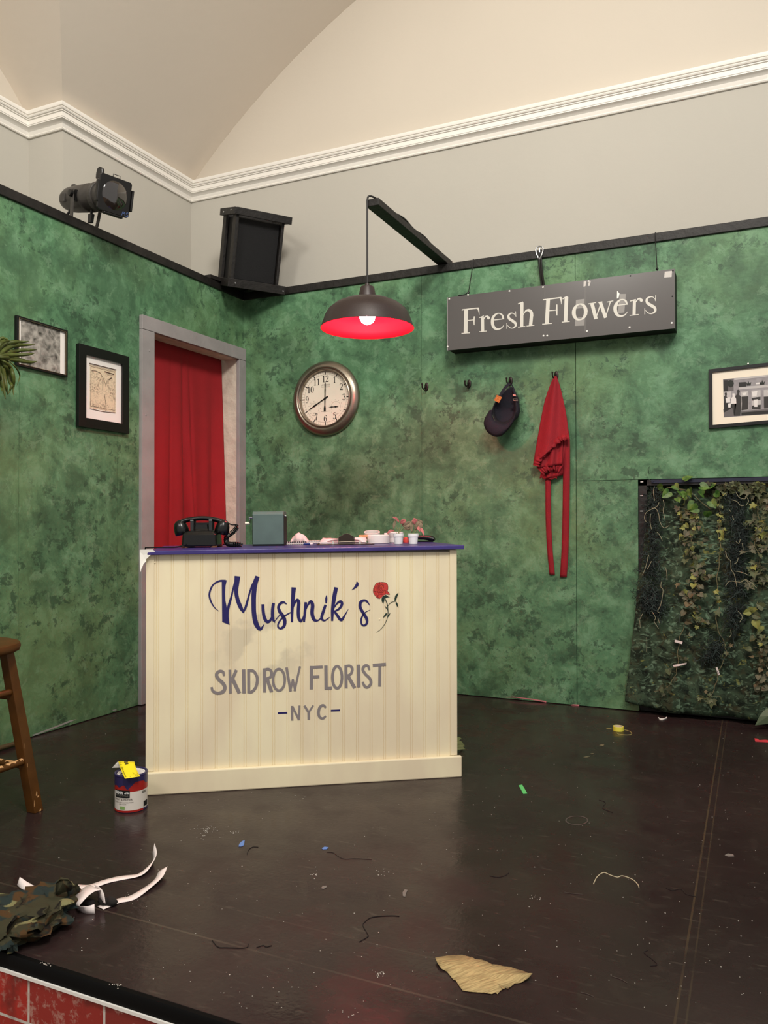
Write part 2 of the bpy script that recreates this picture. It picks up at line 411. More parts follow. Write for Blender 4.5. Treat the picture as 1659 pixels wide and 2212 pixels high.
prof = [(0, 0), (.013, 0), (.017, .006), (.013, .012), (.015, .015), (.020, .030), (.033, .041), (.046, .045), (.046, .050), (.049, .052), (.049, .076), (.056, .078), (.056, .083), (.063, .085), (.067, .091), (.063, .097), (.070, .099), (.074, .110), (.074, .118), (0, .122)]
def offs(d): return [(XP+d, -4.2), (XP+d, YP-d), (XA+d, YP-d), (XA+d, YB-d), (5.4, YB-d)]
cn = MB(); rows = []
for d, z in prof: rows.append([(x, y, ZC-.003+z) for x, y in offs(d)])
cn.grid(rows)
struct(cn.build('trim_5', 'cornice', smooth=True, angle=30))
# ================================================================== the florist counter
KO = np.array([0.998, -2.0437, 0.0]); KU = np.array([.81917, .57355, 0.0]); KN = np.array([-.57355, .81917, 0.0])
def K(u, v, z): return tuple(KO+KU*u+KN*v+np.array((0, 0, z)))
def ZT(u): return .8712+.0108*u                      # the top is a touch out of level
KTN = np.array([-.0108*KU[0], -.0108*KU[1], 1.0])
def PT(x, y):                                         # a pixel on the counter top
    return on_plane(x, y, KO+np.array((0, 0, ZT(0))), KTN)
def PK(x, y, v=0.0): return on_plane(x, y, KO+KN*v, KN)
KM = Matrix(((KU[0], KN[0], 0, KO[0]), (KU[1], KN[1], 0, KO[1]), (0, 0, 1, 0), (0, 0, 0, 1)))
def cream():
    m = bpy.data.materials.new('cream_paint'); m.use_nodes = True; nt = m.node_tree; N = nt.nodes; L = nt.links
    b = N['Principled BSDF']; b.inputs['Roughness'].default_value = .42
    pos = N.new('ShaderNodeNewGeometry').outputs['Position']
    mp = N.new('ShaderNodeMapping'); mp.inputs['Scale'].default_value = (1, 1, .35); L.new(pos, mp.inputs[0])
    n = N.new('ShaderNodeTexNoise'); n.inputs['Scale'].default_value = 7; n.inputs['Detail'].default_value = 5; L.new(mp.outputs[0], n.inputs[0])
    r = N.new('ShaderNodeValToRGB'); r.color_ramp.elements[0].position = .35; r.color_ramp.elements[1].position = .65
    r.color_ramp.elements[0].color = lin((226, 210, 180)); r.color_ramp.elements[1].color = lin((238, 226, 192)); L.new(n.outputs[0], r.inputs[0])
    n2 = N.new('ShaderNodeTexNoise'); n2.inputs['Scale'].default_value = 9; n2.inputs['Detail'].default_value = 4; L.new(pos, n2.inputs[0])
    # greyish smears where lettering was painted over
    vd = N.new('ShaderNodeVectorMath'); vd.operation = 'DISTANCE'; vd.inputs[1].default_value = K(.44, 0, .545); L.new(pos, vd.inputs[0])
    f1 = N.new('ShaderNodeMapRange'); f1.inputs['From Min'].default_value = .26; f1.inputs['From Max'].default_value = .10; L.new(vd.outputs['Value'], f1.inputs[0])
    f2 = N.new('ShaderNodeMapRange'); f2.inputs['From Min'].default_value = .52; f2.inputs['From Max'].default_value = .60; f2.inputs['To Max'].default_value = .38; L.new(n2.outputs[0], f2.inputs[0])
    mu = N.new('ShaderNodeMath'); mu.operation = 'MULTIPLY'; L.new(f1.outputs[0], mu.inputs[0]); L.new(f2.outputs[0], mu.inputs[1])
    mx = N.new('ShaderNodeMix'); mx.data_type = 'RGBA'; L.new(mu.outputs[0], mx.inputs[0]); L.new(r.outputs[0], mx.inputs[6]); mx.inputs[7].default_value = lin((176, 166, 146))
    L.new(mx.outputs[2], b.inputs['Base Color']); MATS['cream'] = m
cream()
mat('purple_paint', (60, 50, 118), .32, noise=(10, .12), bump=(60, .08))
mat('navy_paint', (34, 30, 92), .4)
mat('grey_paint', (132, 124, 124), .45)
ctr = thing('shop_counter', 'cream beadboard shop counter with painted florist lettering and a purple top', 'counter', K(.58, .28, 0))
D = .56
b = MB(KM); b.box((.008, .05, .004), (1.153, D, .852)); b.build('carcass', 'cream', ctr)
# beadboard face, routed with pairs of grooves
vs = [(.006, .0205)]
us = [.006]; pr = []
u = .044
pr.append((.018, .0185))
while u < 1.135:
    pr += [(u-.0052, .0185), (u-.004, .0205), (u-.0025, .0187), (u+.0025, .0187), (u+.004, .0205), (u+.0052, .0185)]; u += .0519
pr.append((1.145, .0185))
b = MB(KM); b.grid([[(p[0], p[1], z) for p in pr] for z in (.006, .857)])
b.add([(.018, .0185, .857), (1.145, .0185, .857), (1.145, .05, .868), (.018, .05, .857)], [(0, 1, 2, 3)])
b.build('beadboard_panel', 'cream', ctr)
for a, c, zt in ((.0045, .0325, .857), (1.129, 1.1565, .8665)):
    MB(KM).box((a, .0145, .080), (c, .051, zt)).build('corner_board', 'cream', ctr, bevel=.0015)
MB(KM).box((0, 0, .0), (1.1705, .0182, .0795)).build('plinth', 'cream', ctr, bevel=.004)
t = MB(KM); tv = .60
t.add([(.010, -.004, ZT(.01)-.0155), (1.181, -.004, ZT(1.181)-.0155), (1.181, tv, ZT(1.181)-.0155), (.010, tv, ZT(.01)-.0155),
       (.010, -.004, ZT(.01)), (1.181, -.004, ZT(1.181)), (1.181, tv, ZT(1.181)), (.010, tv, ZT(.01))],
      [(3, 2, 1, 0), (4, 5, 6, 7), (0, 1, 5, 4), (1, 2, 6, 5), (2, 3, 7, 6), (3, 0, 4, 7)])
t.build('counter_top', 'purple_paint', ctr, bevel=.0025)
for (x, y) in ((334.5, 1216), (980, 1200), (820, 1338)): MB().sphere(tuple(PK(x, y, .018)), .0028, 8, 6).build('screw_head', 'cream', ctr)
VL = .0176
def fk(c, v=VL):
    return lambda x, y: PK(*c(x, y), v)
# ---- script lettering
c = crop(430, 1220, 3.6867); cd = crop(330, 1200, 7.213); F_ = fk(c); G_ = fk(cd)
m = MB()
S = lambda pts, w, **k: stroke(m, pts, F_, w, **k)
SD = lambda pts, w, **k: stroke(m, pts, G_, w, **k)
S([(160, 371), (118, 334), (88, 275), (84, 222), (110, 162), (160, 130), (212, 128)], [2, 9, 14, 15, 13, 15, 18])
m.add([G_(*q) for q in [(1075, 390), (1154, 384), (1134, 470), (1127, 580), (1132, 700), (1157, 830), (1176, 800), (1185, 860), (1183, 950), (1197, 1082), (1082, 1035)]], [tuple(range(11))])
SD([(1160, 880), (1190, 760), (1225, 640), (1255, 510), (1275, 420)], [40, 40, 32, 26, 22])
SD([(1320, 322), (1308, 430), (1300, 560), (1320, 680), (1366, 800), (1414, 885)], [90, 78, 64, 60, 62, 30])
SD([(1408, 895), (1452, 790), (1488, 660), (1520, 545), (1556, 455), (1590, 400)], [16, 38, 30, 28, 34, 30])
S([(466, 92), (446, 150), (437, 220), (435, 300), (438, 390), (455, 470), (488, 512), (520, 472)], [34, 40, 38, 36, 36, 38, 24, 3])
S([(508, 314), (511, 370), (522, 425), (546, 455), (574, 432), (588, 380)], [24, 25, 26, 24, 18, 12])
S([(592, 304), (585, 370), (588, 430), (606, 460)], [24, 26, 24, 5])
S([(598, 455), (622, 425), (648, 392)], [4, 8, 6])
S([(698, 314), (674, 299), (648, 308), (632, 338), (646, 378), (672, 415), (683, 452), (675, 490), (650, 507), (629, 494), (634, 462), (662, 425), (700, 396), (742, 374)], [6, 18, 22, 22, 27, 29, 28, 24, 17, 14, 13, 12, 11, 7])
S([(754, 180), (748, 260), (741, 360), (740, 457)], [37, 30, 24, 18])
S([(744, 360), (760, 310), (780, 280), (794, 300), (790, 370), (795, 425), (812, 448), (832, 410), (846, 340)], [6, 14, 22, 27, 26, 26, 20, 9, 8])
S([(850, 298), (843, 370), (836, 455)], [22, 22, 16])
S([(842, 380), (866, 320), (890, 292), (904, 322), (900, 385), (916, 436), (950, 442), (982, 410)], [6, 14, 24, 29, 29, 26, 12, 6])
S([(1008, 318), (990, 370), (976, 425), (1000, 444), (1040, 418)], [20, 23, 22, 13, 5])
S([(1016, 242), (1013, 270), (1012, 306)], [5, 18, 12])
S([(1092, 180), (1078, 250), (1064, 350), (1060, 448)], [31, 32, 26, 16])
S([(1064, 364), (1095, 312), (1126, 292), (1138, 312), (1118, 348), (1078, 372)], [6, 14, 22, 22, 18, 12])
S([(1074, 365), (1100, 402), (1132, 440), (1160, 402), (1190, 352)], [16, 22, 22, 13, 2])
S([(1256, 134), (1260, 156), (1238, 184), (1216, 201)], [5, 24, 15, 2])
S([(1362, 326), (1336, 291), (1310, 284), (1286, 300), (1284, 340), (1308, 385), (1334, 428), (1336, 464), (1316, 484), (1295, 472), (1292, 432), (1310, 394), (1332, 374), (1365, 358)], [2, 16, 20, 24, 24, 24, 24, 20, 16, 14, 14, 11, 6, 2])
m.build('script_lettering', 'navy_paint', ctr)
# ---- block lettering
c = crop(430, 1400, 3.6867); F_ = fk(c); m = MB()
P = lambda pts, w: stroke(m, pts, F_, w, smooth=False)
def ell(cx, cy, rx, ry, w, a0=0, a1=360, n=28):
    stroke(m, [(cx+rx*math.cos(math.radians(a0+(a1-a0)*i/n)), cy+ry*math.sin(math.radians(a0+(a1-a0)*i/n))) for i in range(n+1)], F_, w, smooth=False)
S([(198, 222), (192, 192), (165, 184), (139, 208), (152, 243), (192, 282), (206, 318), (186, 350), (146, 358), (110, 342), (99, 310)], [16, 22, 24, 26, 28, 28, 28, 28, 24, 22, 18])
P([(245, 172), (250, 360)], 22); P([(297, 174), (256, 268)], 24); P([(266, 245), (322, 360)], 29)
P([(355, 170), (358, 360)], 28)
P([(395, 168), (396, 360)], 24); S([(397, 177), (435, 185), (460, 225), (463, 265), (450, 315), (420, 348), (397, 352)], 23)
P([(521, 162), (522, 353)], 24); S([(522, 172), (555, 168), (577, 190), (570, 228), (534, 246)], 21); P([(540, 240), (578, 350)], 27)
ell(636, 252, 47, 86, 20)
P([(696, 154), (730, 345)], 21); P([(726, 345), (748, 246)], 17); P([(746, 246), (766, 342)], 17); P([(760, 342), (804, 145)], 17)
P([(895, 142), (894, 328)], 26); P([(883, 155), (984, 149)], 22); P([(895, 230), (958, 228)], 22)
P([(1010, 138), (1012, 330)], 26); P([(1000, 322), (1058, 318)], 23)
ell(1100, 232, 38, 88, 22)
P([(1169, 135), (1172, 320)], 23); S([(1170, 144), (1202, 142), (1221, 166), (1208, 206), (1176, 222)], 21); P([(1182, 216), (1240, 318)], 27)
P([(1269, 132), (1272, 312)], 27)
S([(1357, 174), (1346, 143), (1322, 140), (1304, 168), (1324, 206), (1358, 240), (1370, 276), (1348, 308), (1322, 306), (1302, 268)], [16, 20, 22, 22, 22, 23, 22, 22, 22, 16])
P([(1384, 138), (1488, 128)], 25); P([(1440, 135), (1438, 306)], 23)
m.build('block_lettering', 'grey_paint', ctr); m = MB()
P([(741, 460), (742, 577)], 18); P([(742, 462), (796, 573)], 17); P([(800, 457), (795, 573)], 16)
P([(838, 458), (873, 512)], 18); P([(909, 456), (873, 512)], 14); P([(873, 506), (874, 570)], 20)
S([(1010, 474), (988, 455), (962, 472), (951, 512), (960, 548), (986, 560), (1010, 540)], [16, 20, 22, 22, 20, 18, 14])
m.build('block_lettering', 'grey_paint', ctr)
for q in ([(628, 518), (702, 515)], [(1050, 498), (1123, 495)]): m = MB(); P(q, 14); m.build('painted_dash', 'navy_paint', ctr)
# ---- painted rose
c = crop(780, 1230, 14.745); F_ = fk(c); m = MB()
m.add([F_(*q) for q in [(560, 412), (610, 402), (720, 410), (800, 435), (845, 490), (858, 580), (850, 650), (832, 680), (875, 730), (910, 800), (800, 788), (730, 815), (690, 850), (650, 895), (600, 930), (520, 912), (450, 835), (400, 760), (385, 690), (392, 610), (430, 520), (490, 440)]], [tuple(range(22))])
m.build('rose_bloom', mat('rose_red', (206, 72, 46), .5, noise=(160, .0), rgb2=(186, 48, 56)), ctr)
F_ = fk(c, VL-.0004); m = MB()
for pts, w in (([(560, 415), (490, 440), (430, 520), (392, 610), (385, 690), (400, 760), (450, 835), (520, 912), (600, 930)], 9), ([(640, 405), (720, 410), (800, 435), (845, 490), (858, 580), (850, 650), (832, 680)], 9),
               ([(832, 680), (875, 730), (910, 800), (800, 788)], 9), ([(590, 400), (600, 440), (560, 430)], 14), ([(580, 545), (610, 580), (600, 630), (565, 610), (560, 550), (600, 510), (650, 560), (640, 660), (590, 690), (545, 640), (540, 540), (590, 480), (680, 500), (700, 620), (650, 720)], 9),
               ([(530, 470), (500, 560), (520, 680), (600, 740), (700, 730), (740, 640)], 9), ([(690, 430), (715, 540), (690, 660)], 9), ([(430, 690), (520, 720), (600, 790), (720, 790)], 9), ([(450, 770), (500, 790), (520, 890)], 8), ([(440, 560), (420, 680), (480, 740)], 8),
               ([(720, 650), (790, 690), (770, 780)], 9), ([(560, 800), (530, 850), (560, 910)], 8)):
    S(pts, w)
m.build('rose_outline', mat('outline_maroon', (84, 20, 20), .5), ctr)
m = MB()
for q in ([(790, 812), (830, 835), (870, 865), (930, 880), (850, 890), (770, 905), (740, 930), (742, 1000), (720, 1050), (708, 1090), (670, 1040), (650, 960), (660, 900), (700, 850)],
          [(1187, 735), (1180, 800), (1140, 900), (1090, 1015), (1066, 1018), (1066, 920), (1090, 830)], [(1120, 1030), (1160, 1080), (1190, 1220), (1130, 1150), (1098, 1080)],
          [(840, 1385), (800, 1470), (695, 1550), (730, 1470), (780, 1400)], [(935, 1375), (900, 1480), (835, 1545), (860, 1450)]):
    m.add([F_(*p) for p in q], [tuple(range(len(q)))])
S([(745, 900), (800, 1010), (840, 1150), (855, 1300), (855, 1430), (825, 1580), (740, 1760), (620, 1910), (490, 2000)], [22, 24, 26, 24, 20, 18, 15, 13, 8])
S([(845, 1170), (900, 1100), (980, 1045), (1060, 1020), (1110, 1025)], [16, 15, 15, 15, 12]); S([(745, 1155), (800, 1220), (850, 1290)], [4, 26, 18]); S([(955, 1000), (945, 1070)], [8, 18])
m.build('rose_stem', mat('stem_green', (26, 48, 38), .5), ctr)

# white torn paper on the left front corner of the top
c = crop(270, 1150, 13.825); m = MB()
q = [(440, 520), (700, 512), (830, 512), (900, 570), (840, 600), (740, 700), (620, 815), (638, 850), (550, 950), (520, 1030), (490, 1080), (468, 1175), (448, 1172), (440, 900), (438, 700)]
m.prism([PK(*c(*p), -.006-.004*math.sin(p[1]/160)) for p in q], KN*.0012)
tag(m.build('paper_scrap', mat('white_paper', (240, 238, 230), .8), origin=PK(320, 1190, -.006)), 'torn white paper scrap hanging off the left front corner of the counter top', 'paper')
# ================================================================== fixed above the flats
# ---- stage spotlight on the left flat
cpt = PA(193, 428, 0.0)
ax = Vector((.955, -.26, -.21)).normalized(); lf = Vector((0, 0, 1)).cross(ax).normalized(); up = ax.cross(lf)
SM = Matrix(((ax.x, lf.x, up.x, cpt[0]), (ax.y, lf.y, up.y, cpt[1]), (ax.z, lf.z, up.z, cpt[2]), (0, 0, 0, 1)))
mat('spot_black', (58, 55, 52), .45, noise=(20, .15)); mat('satin_black', (16, 15, 15), .35)
sp = thing('stage_spotlight', 'dark grey ellipsoidal stage spotlight on a yoke atop the left green wall', 'stage light', (-.03, cpt[1], ZS+.047))
MB(SM).lathe([(0, -.235), (.030, -.230), (.048, -.212), (.060, -.17), (.064, -.12), (.066, -.05), (.066, .02), (.062, .03)], 32, axis='X').build('lamp_housing', 'spot_black', sp, smooth=True)
b = MB(SM).lathe([(.062, .0), (.068, .005), (.068, .03), (.064, .035), (.064, .18), (.070, .185), (.070, .225)], 32, axis='X'); b.build('lens_tube', 'spot_black', sp, smooth=True)
b = MB(SM); b.lathe([(.0705, .10), (.0725, .102), (.0725, .13), (.0705, .132)], 32, axis='X'); b.build('collar', 'spot_black', sp, bevel=.002)
MB(SM).box((-.14, -.028, .054), (-.11, .028, .066)).build('vent_cover', 'spot_black', sp, bevel=.002); MB(SM).box((-.16, -.069, -.03), (-.12, -.055, .01)).build('side_cover', 'spot_black', sp, bevel=.002)
b = MB(SM); Y, Z = .083, .083
out = [(.225, y, z) for y, z in ((-Y+.008, -Z), (Y-.008, -Z), (Y, -Z+.008), (Y, Z-.008), (Y-.008, Z), (-Y+.008, Z), (-Y, Z-.008), (-Y, -Z+.008))]
b.prism(out, (.012, 0, 0))
gh = b.build('gel_frame', 'satin_black', sp, bevel=.002)
b = MB(SM); b.tube([(.232, -.018, Z), (.232, -.018, Z+.012), (.232, .018, Z+.012), (.232, .018, Z)], .0018, 6); b.build('wire_clip', 'satin_black', gh)
b = MB(SM); b.box((.222, -Y-.012, -.05), (.245, -Y-.001, .05)); b.box((.222, -.05, -Z-.012), (.245, .05, -Z-.001)); b.box((.222, Y+.001, -.05), (.245, Y+.012, .05)); b.build('gel_slot', 'satin_black', gh, bevel=.004)
MB(SM).lathe([(0, .252), (.02, .251), (.045, .246), (.062, .239), (.066, .237)], 40, axis='X').build('lens', mat('dark_glass', (30, 24, 20), .06, 0, .9, coat=1), sp, smooth=True)
b = MB(SM); tf = lambda y, z: Vector((.2385, y, z))
c_ = lambda y, z: (.2378, y, z)
stroke(b, [(.045, -.078), (.050, -.058)], c_, .003, smooth=False); stroke(b, [(.050, -.058), (.055, -.068)], c_, .003, smooth=False); stroke(b, [(.055, -.068), (.060, -.058)], c_, .003, smooth=False); stroke(b, [(.060, -.058), (.063, -.078)], c_, .003, smooth=False)
stroke(b, [(.079, -.060), (.073, -.058), (.069, -.063), (.073, -.068), (.078, -.072), (.074, -.078), (.067, -.077)], c_, .003)
b.build('chalk_mark', mat('blue_chalk', (64, 84, 128), .8), gh)
b = MB(SM); b.tube([(.075, 0, .062), (.075, 0, .09)], .009, 10); b.build('knob_stem', 'spot_black', sp)
b = MB(SM); b.prism([(.052, -.008, .088), (.10, -.008, .088), (.106, -.008, .11), (.10, -.008, .135), (.075, -.008, .145), (.055, -.008, .135), (.050, -.008, .11)], (0, .016, 0)); b.build('top_knob', 'satin_black', sp, bevel=.004)
b = MB(SM); b.tube([(.055, -.01, -.06), (.055, -.01, -.085)], .007, 10); b.prism([(.036, -.018, -.082), (.074, -.018, -.082), (.070, -.018, -.125), (.040, -.018, -.125)], (0, .016, 0)); b.build('focus_knob', 'satin_black', sp, bevel=.004)
# yoke: two flat legs down to the strip
zb = ZS+.0475; b = MB()
pn = SM @ Vector((-.02, -.078, 0)); pf = SM @ Vector((-.02, .078, 0))
for p_, sg in ((pn, 0), (pf, 1)):
    q_ = Vector((-.045 if sg else -.03, PA(222, 505)[1] if sg else PA(164, 481)[1], zb))
    dirr = Vector((ax.x, ax.y, 0)).normalized()*.013; th = Vector((lf.x, lf.y, 0)).normalized()*.0025
    b.loft([[Vector(c0)+dirr*i+th*j for i, j in ((-1, -1), (1, -1), (1, 1), (-1, 1))] for c0 in (p_+Vector((0, 0, .02)), p_, (p_*.35+q_*.65), q_+Vector((0, 0, .012)), q_)])
b.box((-.065, PA(164, 481)[1]-.012, zb-.0006), (-.005, PA(222, 505)[1]+.012, zb+.005)); b.build('yoke', 'spot_black', sp)
MB(SM).lathe([(0, 0), (.016, .0), (.018, -.004), (.016, -.016), (0, -.018)], 14, (-.02, -.08, 0), 'Y').build('tilt_knob', 'satin_black', sp, smooth=True); MB(SM).lathe([(0, 0), (.016, .0), (.018, .004), (.016, .016), (0, .018)], 14, (-.02, .08, 0), 'Y').build('tilt_knob', 'satin_black', sp, smooth=True); MB(SM).box((-.05, -.072, -.035), (.0, -.062, .02)).build('pivot_plate', 'satin_black', sp)
e0 = SM @ Vector((-.13, -.02, -.055)); e2 = Vector(PA(110, 463, -.02))
MB().tube(smoothpts([e0, e0+Vector((-.01, -.03, -.05)), (Vector(e0)+e2)/2+Vector((0, 0, -.035)), e2+Vector((0, 0, .012)), e2+Vector((-.04, -.06, -.02))], 5), .0065, 8).build('power_cable', 'satin_black', sp, smooth=True)

# ---- loudspeaker in its wooden cradle in the corner
cp = PB(543, 543, -.16)
KS = Matrix.Translation(Vector(cp)) @ Matrix.Rotation(math.radians(54), 4, 'Z') @ Matrix.Rotation(math.radians(17), 4, 'X')
cr = thing('speaker_cradle', 'black wooden cradle tilted in the corner above the door flat', 'bracket', (.05, -.05, ZS+.047))
w, d_, h = .156, .130, .190
pw = .062
for x, y in ((-w, -d_), (-w, d_), (w, -d_+.02), (w, d_)):
    sx = 1 if x < 0 else -1
    MB(KS).box(*((min(x, x+sx*.018), min(y, y+(pw if y < 0 else -pw)), -h), (max(x, x+sx*.018), max(y, y+(pw if y < 0 else -pw)), h))).build('post', 'black_wood', cr, bevel=.002)
b = MB(KS); b.box((-w-.004, -d_-.02, h-.004), (w+.03, -d_, h+.038)); b.box((-w-.02, -d_-.02, h-.004), (-w, d_+.01, h+.036)); b.box((w, -d_-.0, h-.004), (w+.018, d_+.01, h+.036)); b.box((-w, d_-.01, h-.004), (w, d_+.01, h+.036)); b.build('top_rail', 'black_wood', cr, bevel=.002)
b = MB(KS); b.box((-w-.02, -d_-.02, -h-.038), (w+.035, -d_-.001, -h+.012)); b.box((-w-.02, -d_, -h-.038), (-w-.001, d_+.02, -h+.010)); b.box((w+.001, -d_, -h-.038), (w+.019, d_+.02, -h+.010)); b.box((-w, d_, -h-.038), (w, d_+.02, -h+.01)); b.build('bottom_rail', 'black_wood', cr, bevel=.002)
MB(KS).box((-w, -d_, -h-.02), (w, d_, -h-.004)).build('shelf_board', 'black_wood', cr)
for x, z in ((-w+.025, -h-.012), (w+.02, -h-.018)): MB(KS).lathe([(0, -.0225), (.004, -.0225), (.005, -.021), (.005, -.015)], 8, (x, -d_, z), 'Y').build('screw_head', 'steel', cr)
for y, z in ((-.08, h+.02), (.06, h+.012), (.05, -h-.005)): MB(KS).lathe([(0, -.0225), (.004, -.0225), (.005, -.021), (.005, -.015)], 8, (-w, y, z), 'X').build('screw_head', 'steel', cr)
# corner block and ledger the cradle stands on
b = MB(); b.prism([(-.09, -.36, ZS+.0465), (.012, -.36, ZS+.0465), (.06, -.10, ZS+.0465), (.22, -.012, ZS+.0465), (.22, .09, ZS+.0465), (-.09, .09, ZS+.0465)], (0, 0, .022)); b.build('corner_board', 'black_wood', cr)
b = MB(); p0 = KS @ Vector((-.10, .05, -h-.03)); p1 = KS @ Vector((.10, .05, -h-.03)); 
for p_ in (p0, p1): b.tube([Vector((p_.x, p_.y, ZS+.06)), p_], .02, 4)
p2 = KS @ Vector((0, -.06, -h-.03)); b.tube([Vector((.02, -.02, ZS+.06)), p2], .02, 4); b.build('support_block', 'black_wood', cr)
spk = thing('loudspeaker', 'black box loudspeaker with dark grille, held inside the wooden corner cradle', 'speaker', KS @ Vector((0, 0, -h)))
MB(KS).box((-.134, -.07, -h+.008), (.136, .115, h-.006)).build('cabinet', 'black', spk, bevel=.006)
gm = mat('grille_cloth', (15, 15, 17), .75, bump=(400, .5))
MB(KS).box((-.122, -.088, -h+.012), (.134, -.0705, h-.012)).build('grille', gm, spk, bevel=.004)
MB(KS).box((-.134, -.090, -h+.012), (-.1225, -.07, h-.012)).build('side_edge', mat('grille_edge', (46, 44, 42), .6, bump=(300, .8)), spk)

# ---- timber arm and pendant lamp
AX0, AX1, AY = 1.338, 1.402, -.935
zb = ZS+.0465
b = MB().box((AX0, AY, zb), (AX1, .07, zb+.034)); arm = b.build('timber_bracket', 'black_wood', bevel=.002, origin=(1.37, 0, zb))
tag(arm, 'black timber arm reaching out from the top of the green back wall', 'wooden arm')
b = MB(); zt = zb+.0345
pts = [(AX1-.012, .05, zt+.004), (AX1-.015, -.2, zt+.005), (AX1-.010, -.35, zt+.011), (AX1-.013, -.48, zt+.005), (AX1-.008, -.62, zt+.012), (AX1-.02, -.75, zt+.005), (AX1-.030, -.86, zt+.012), (AX0+.034, -.91, zt+.012), (AX0+.02, AY-.004, zt+.012), (AX0+.012, AY-.010, zt-.003), (AX0+.010, AY-.009, zb-.02)]
lx, ly = AX0+.010, AY-.009
zr = PB(796, 709, ly)[2]
lamp = thing('pendant_lamp', 'dark barn pendant lamp with glowing red inside hanging from the timber arm', 'lamp', (lx, ly, zr))
ztop = PB(795, 612, ly)[2]
b.tube(smoothpts(pts+[(lx, ly, ztop+.1), (lx, ly, ztop-.01)], 4), .0045, 8)
b.build('cord', mat('cord_black', (30, 28, 28), .6), lamp, smooth=True)
R = .218
zs = PB(796, 645, ly)[2]                   # neck meets shade
z0 = zr
MB().lathe([(.001, ztop), (.010, ztop-.001), (.013, ztop-.012), (.030, ztop-.016), (.033, ztop-.022), (.043, zs-.002), (.0435, zs-.008)], 32, (lx, ly, 0)).build('socket_cap', mat('lamp_bronze', (44, 32, 30), .42, 0, .5, noise=(300, .25), bump=(500, .1)), lamp, smooth=True)
def shade(off):
    hs = zs-z0
    return [(.034+off, zs-.003+off), (.07, z0+hs*.965+off), (.11, z0+hs*.90+off), (.15, z0+hs*.77+off), (.178+off*.7, z0+hs*.60+off*.7), (.193+off, z0+hs*.43), (.203+off, z0+hs*.22), (.2135+off, z0+.001)]
MB().lathe(shade(.0035)[::-1]+[], 56, (lx, ly, 0), cap=False).build('lamp_shade', 'lamp_bronze', lamp, smooth=True, angle=0)
MB().lathe(shade(0)+[(.2175, z0-.0008)], 56, (lx, ly, 0), cap=False).build('shade_lining', mat('shade_red', (205, 16, 38), .5), lamp, smooth=True, angle=0)
bz = PB(795, 701, ly)[2]
bm_ = mat('bulb_glow', (255, 200, 200), .4, emit=(1.0, .19, .22, 330))
MB().lathe([(0, 0), (.012, .002), (.024, .009), (.033, .021), (.037, .036), (.035, .052), (.027, .070), (.018, .085), (.016, .10), (0, .10)], 28, (lx, ly, bz)).build('bulb', bm_, lamp, smooth=True)

# ---- FRESH FLOWERS sign
SY = -.118
x0 = PB(967, 700, SY)[0]; x1 = PB(1457.5, 650, SY)[0]; zt = (PB(968, 642, SY)[2]+PB(1456, 583, SY)[2])/2; z_b = (PB(967, 752, SY)[2]+PB(1459, 713, SY)[2])/2
sg = thing('hanging_sign', 'grey light-box sign reading Fresh Flowers hung high on the green back wall', 'sign', (x0+(x1-x0)/2, SY/2, z_b))
MB().box((x0, SY+.004, z_b), (x1, -.0015, zt)).build('cabinet', 'black', sg, bevel=.002)
mat('sign_grey', (88, 84, 82), .22, 0, .45, coat=.2)
MB().box((x0-.002, SY, z_b-.002), (x1+.001, SY+.0035, zt+.002)).build('face_panel', 'sign_grey', sg)
MB().box((x0-.0025, SY-.0004, z_b-.0025), (x0-.0002, SY+.012, zt+.0025)).build('edge_strip', mat('edge_light', (190, 188, 184), .4), sg)
FS = SY-.0007
ca = crop(960, 600, 6.381); cb = crop(1200, 570, 5.925); m = MB()
def run(c, lst):
    for pts, w, *k in lst: stroke(m, pts, lambda x, y: PB(*c(x, y), FS), w, smooth=not (k and k[0]))
run(ca, [([(300, 432), (292, 766)], 52, 1), ([(235, 768), (350, 760)], 12, 1), ([(245, 442), (470, 417)], 16, 1), ([(462, 415), (474, 460), (480, 508)], [26, 15, 5]), ([(312, 590), (408, 580)], 11, 1), ([(413, 532), (408, 590), (410, 652)], [16, 20, 12]), ([(272, 440), (240, 452)], 7, 1),
         ([(525, 545), (528, 740)], 42, 1), ([(478, 745), (583, 735)], 11, 1), ([(483, 552), (545, 525)], 12, 1), ([(540, 575), (565, 537), (600, 530)], [8, 18, 22]), ([(586, 548), (606, 552), (628, 552)], [18, 48, 18]),
         ([(688, 582), (824, 566)], 12, 1), ([(812, 568), (800, 520), (760, 492), (715, 500), (672, 545), (662, 610), (672, 665), (705, 702), (748, 708), (792, 688), (822, 646)], [26, 24, 14, 20, 36, 42, 40, 34, 22, 14, 4]),
         ([(980, 462), (986, 538)], 8, 1), ([(984, 525), (955, 494), (915, 490), (884, 520), (892, 562), (935, 592), (976, 625), (982, 662), (950, 692), (908, 692), (868, 655)], [6, 10, 18, 28, 36, 38, 36, 26, 15, 11, 6]), ([(860, 622), (860, 706)], 9, 1),
         ([(1068, 340), (1065, 676)], 46, 1), ([(1015, 360), (1085, 334)], 14, 1), ([(1015, 682), (1115, 671)], 11, 1), ([(1085, 515), (1118, 462), (1160, 446), (1195, 475), (1204, 530)], [6, 18, 34, 44, 46]), ([(1202, 510), (1187, 660)], 46, 1), ([(1133, 667), (1240, 655)], 11, 1),
         ([(1430, 292), (1412, 632)], 52, 1), ([(1348, 641), (1485, 628)], 12, 1), ([(1358, 305), (1612, 272)], 17, 1), ([(1602, 270), (1610, 320), (1612, 366)], [28, 16, 5]), ([(1438, 455), (1548, 445)], 12, 1), ([(1550, 368), (1548, 450), (1552, 520)], [16, 22, 12])])
run(cb, [([(140, 422), (128, 740)], 46, 1), ([(90, 450), (150, 415)], 13, 1), ([(80, 746), (182, 737)], 11, 1)])
pts = []; ws = []
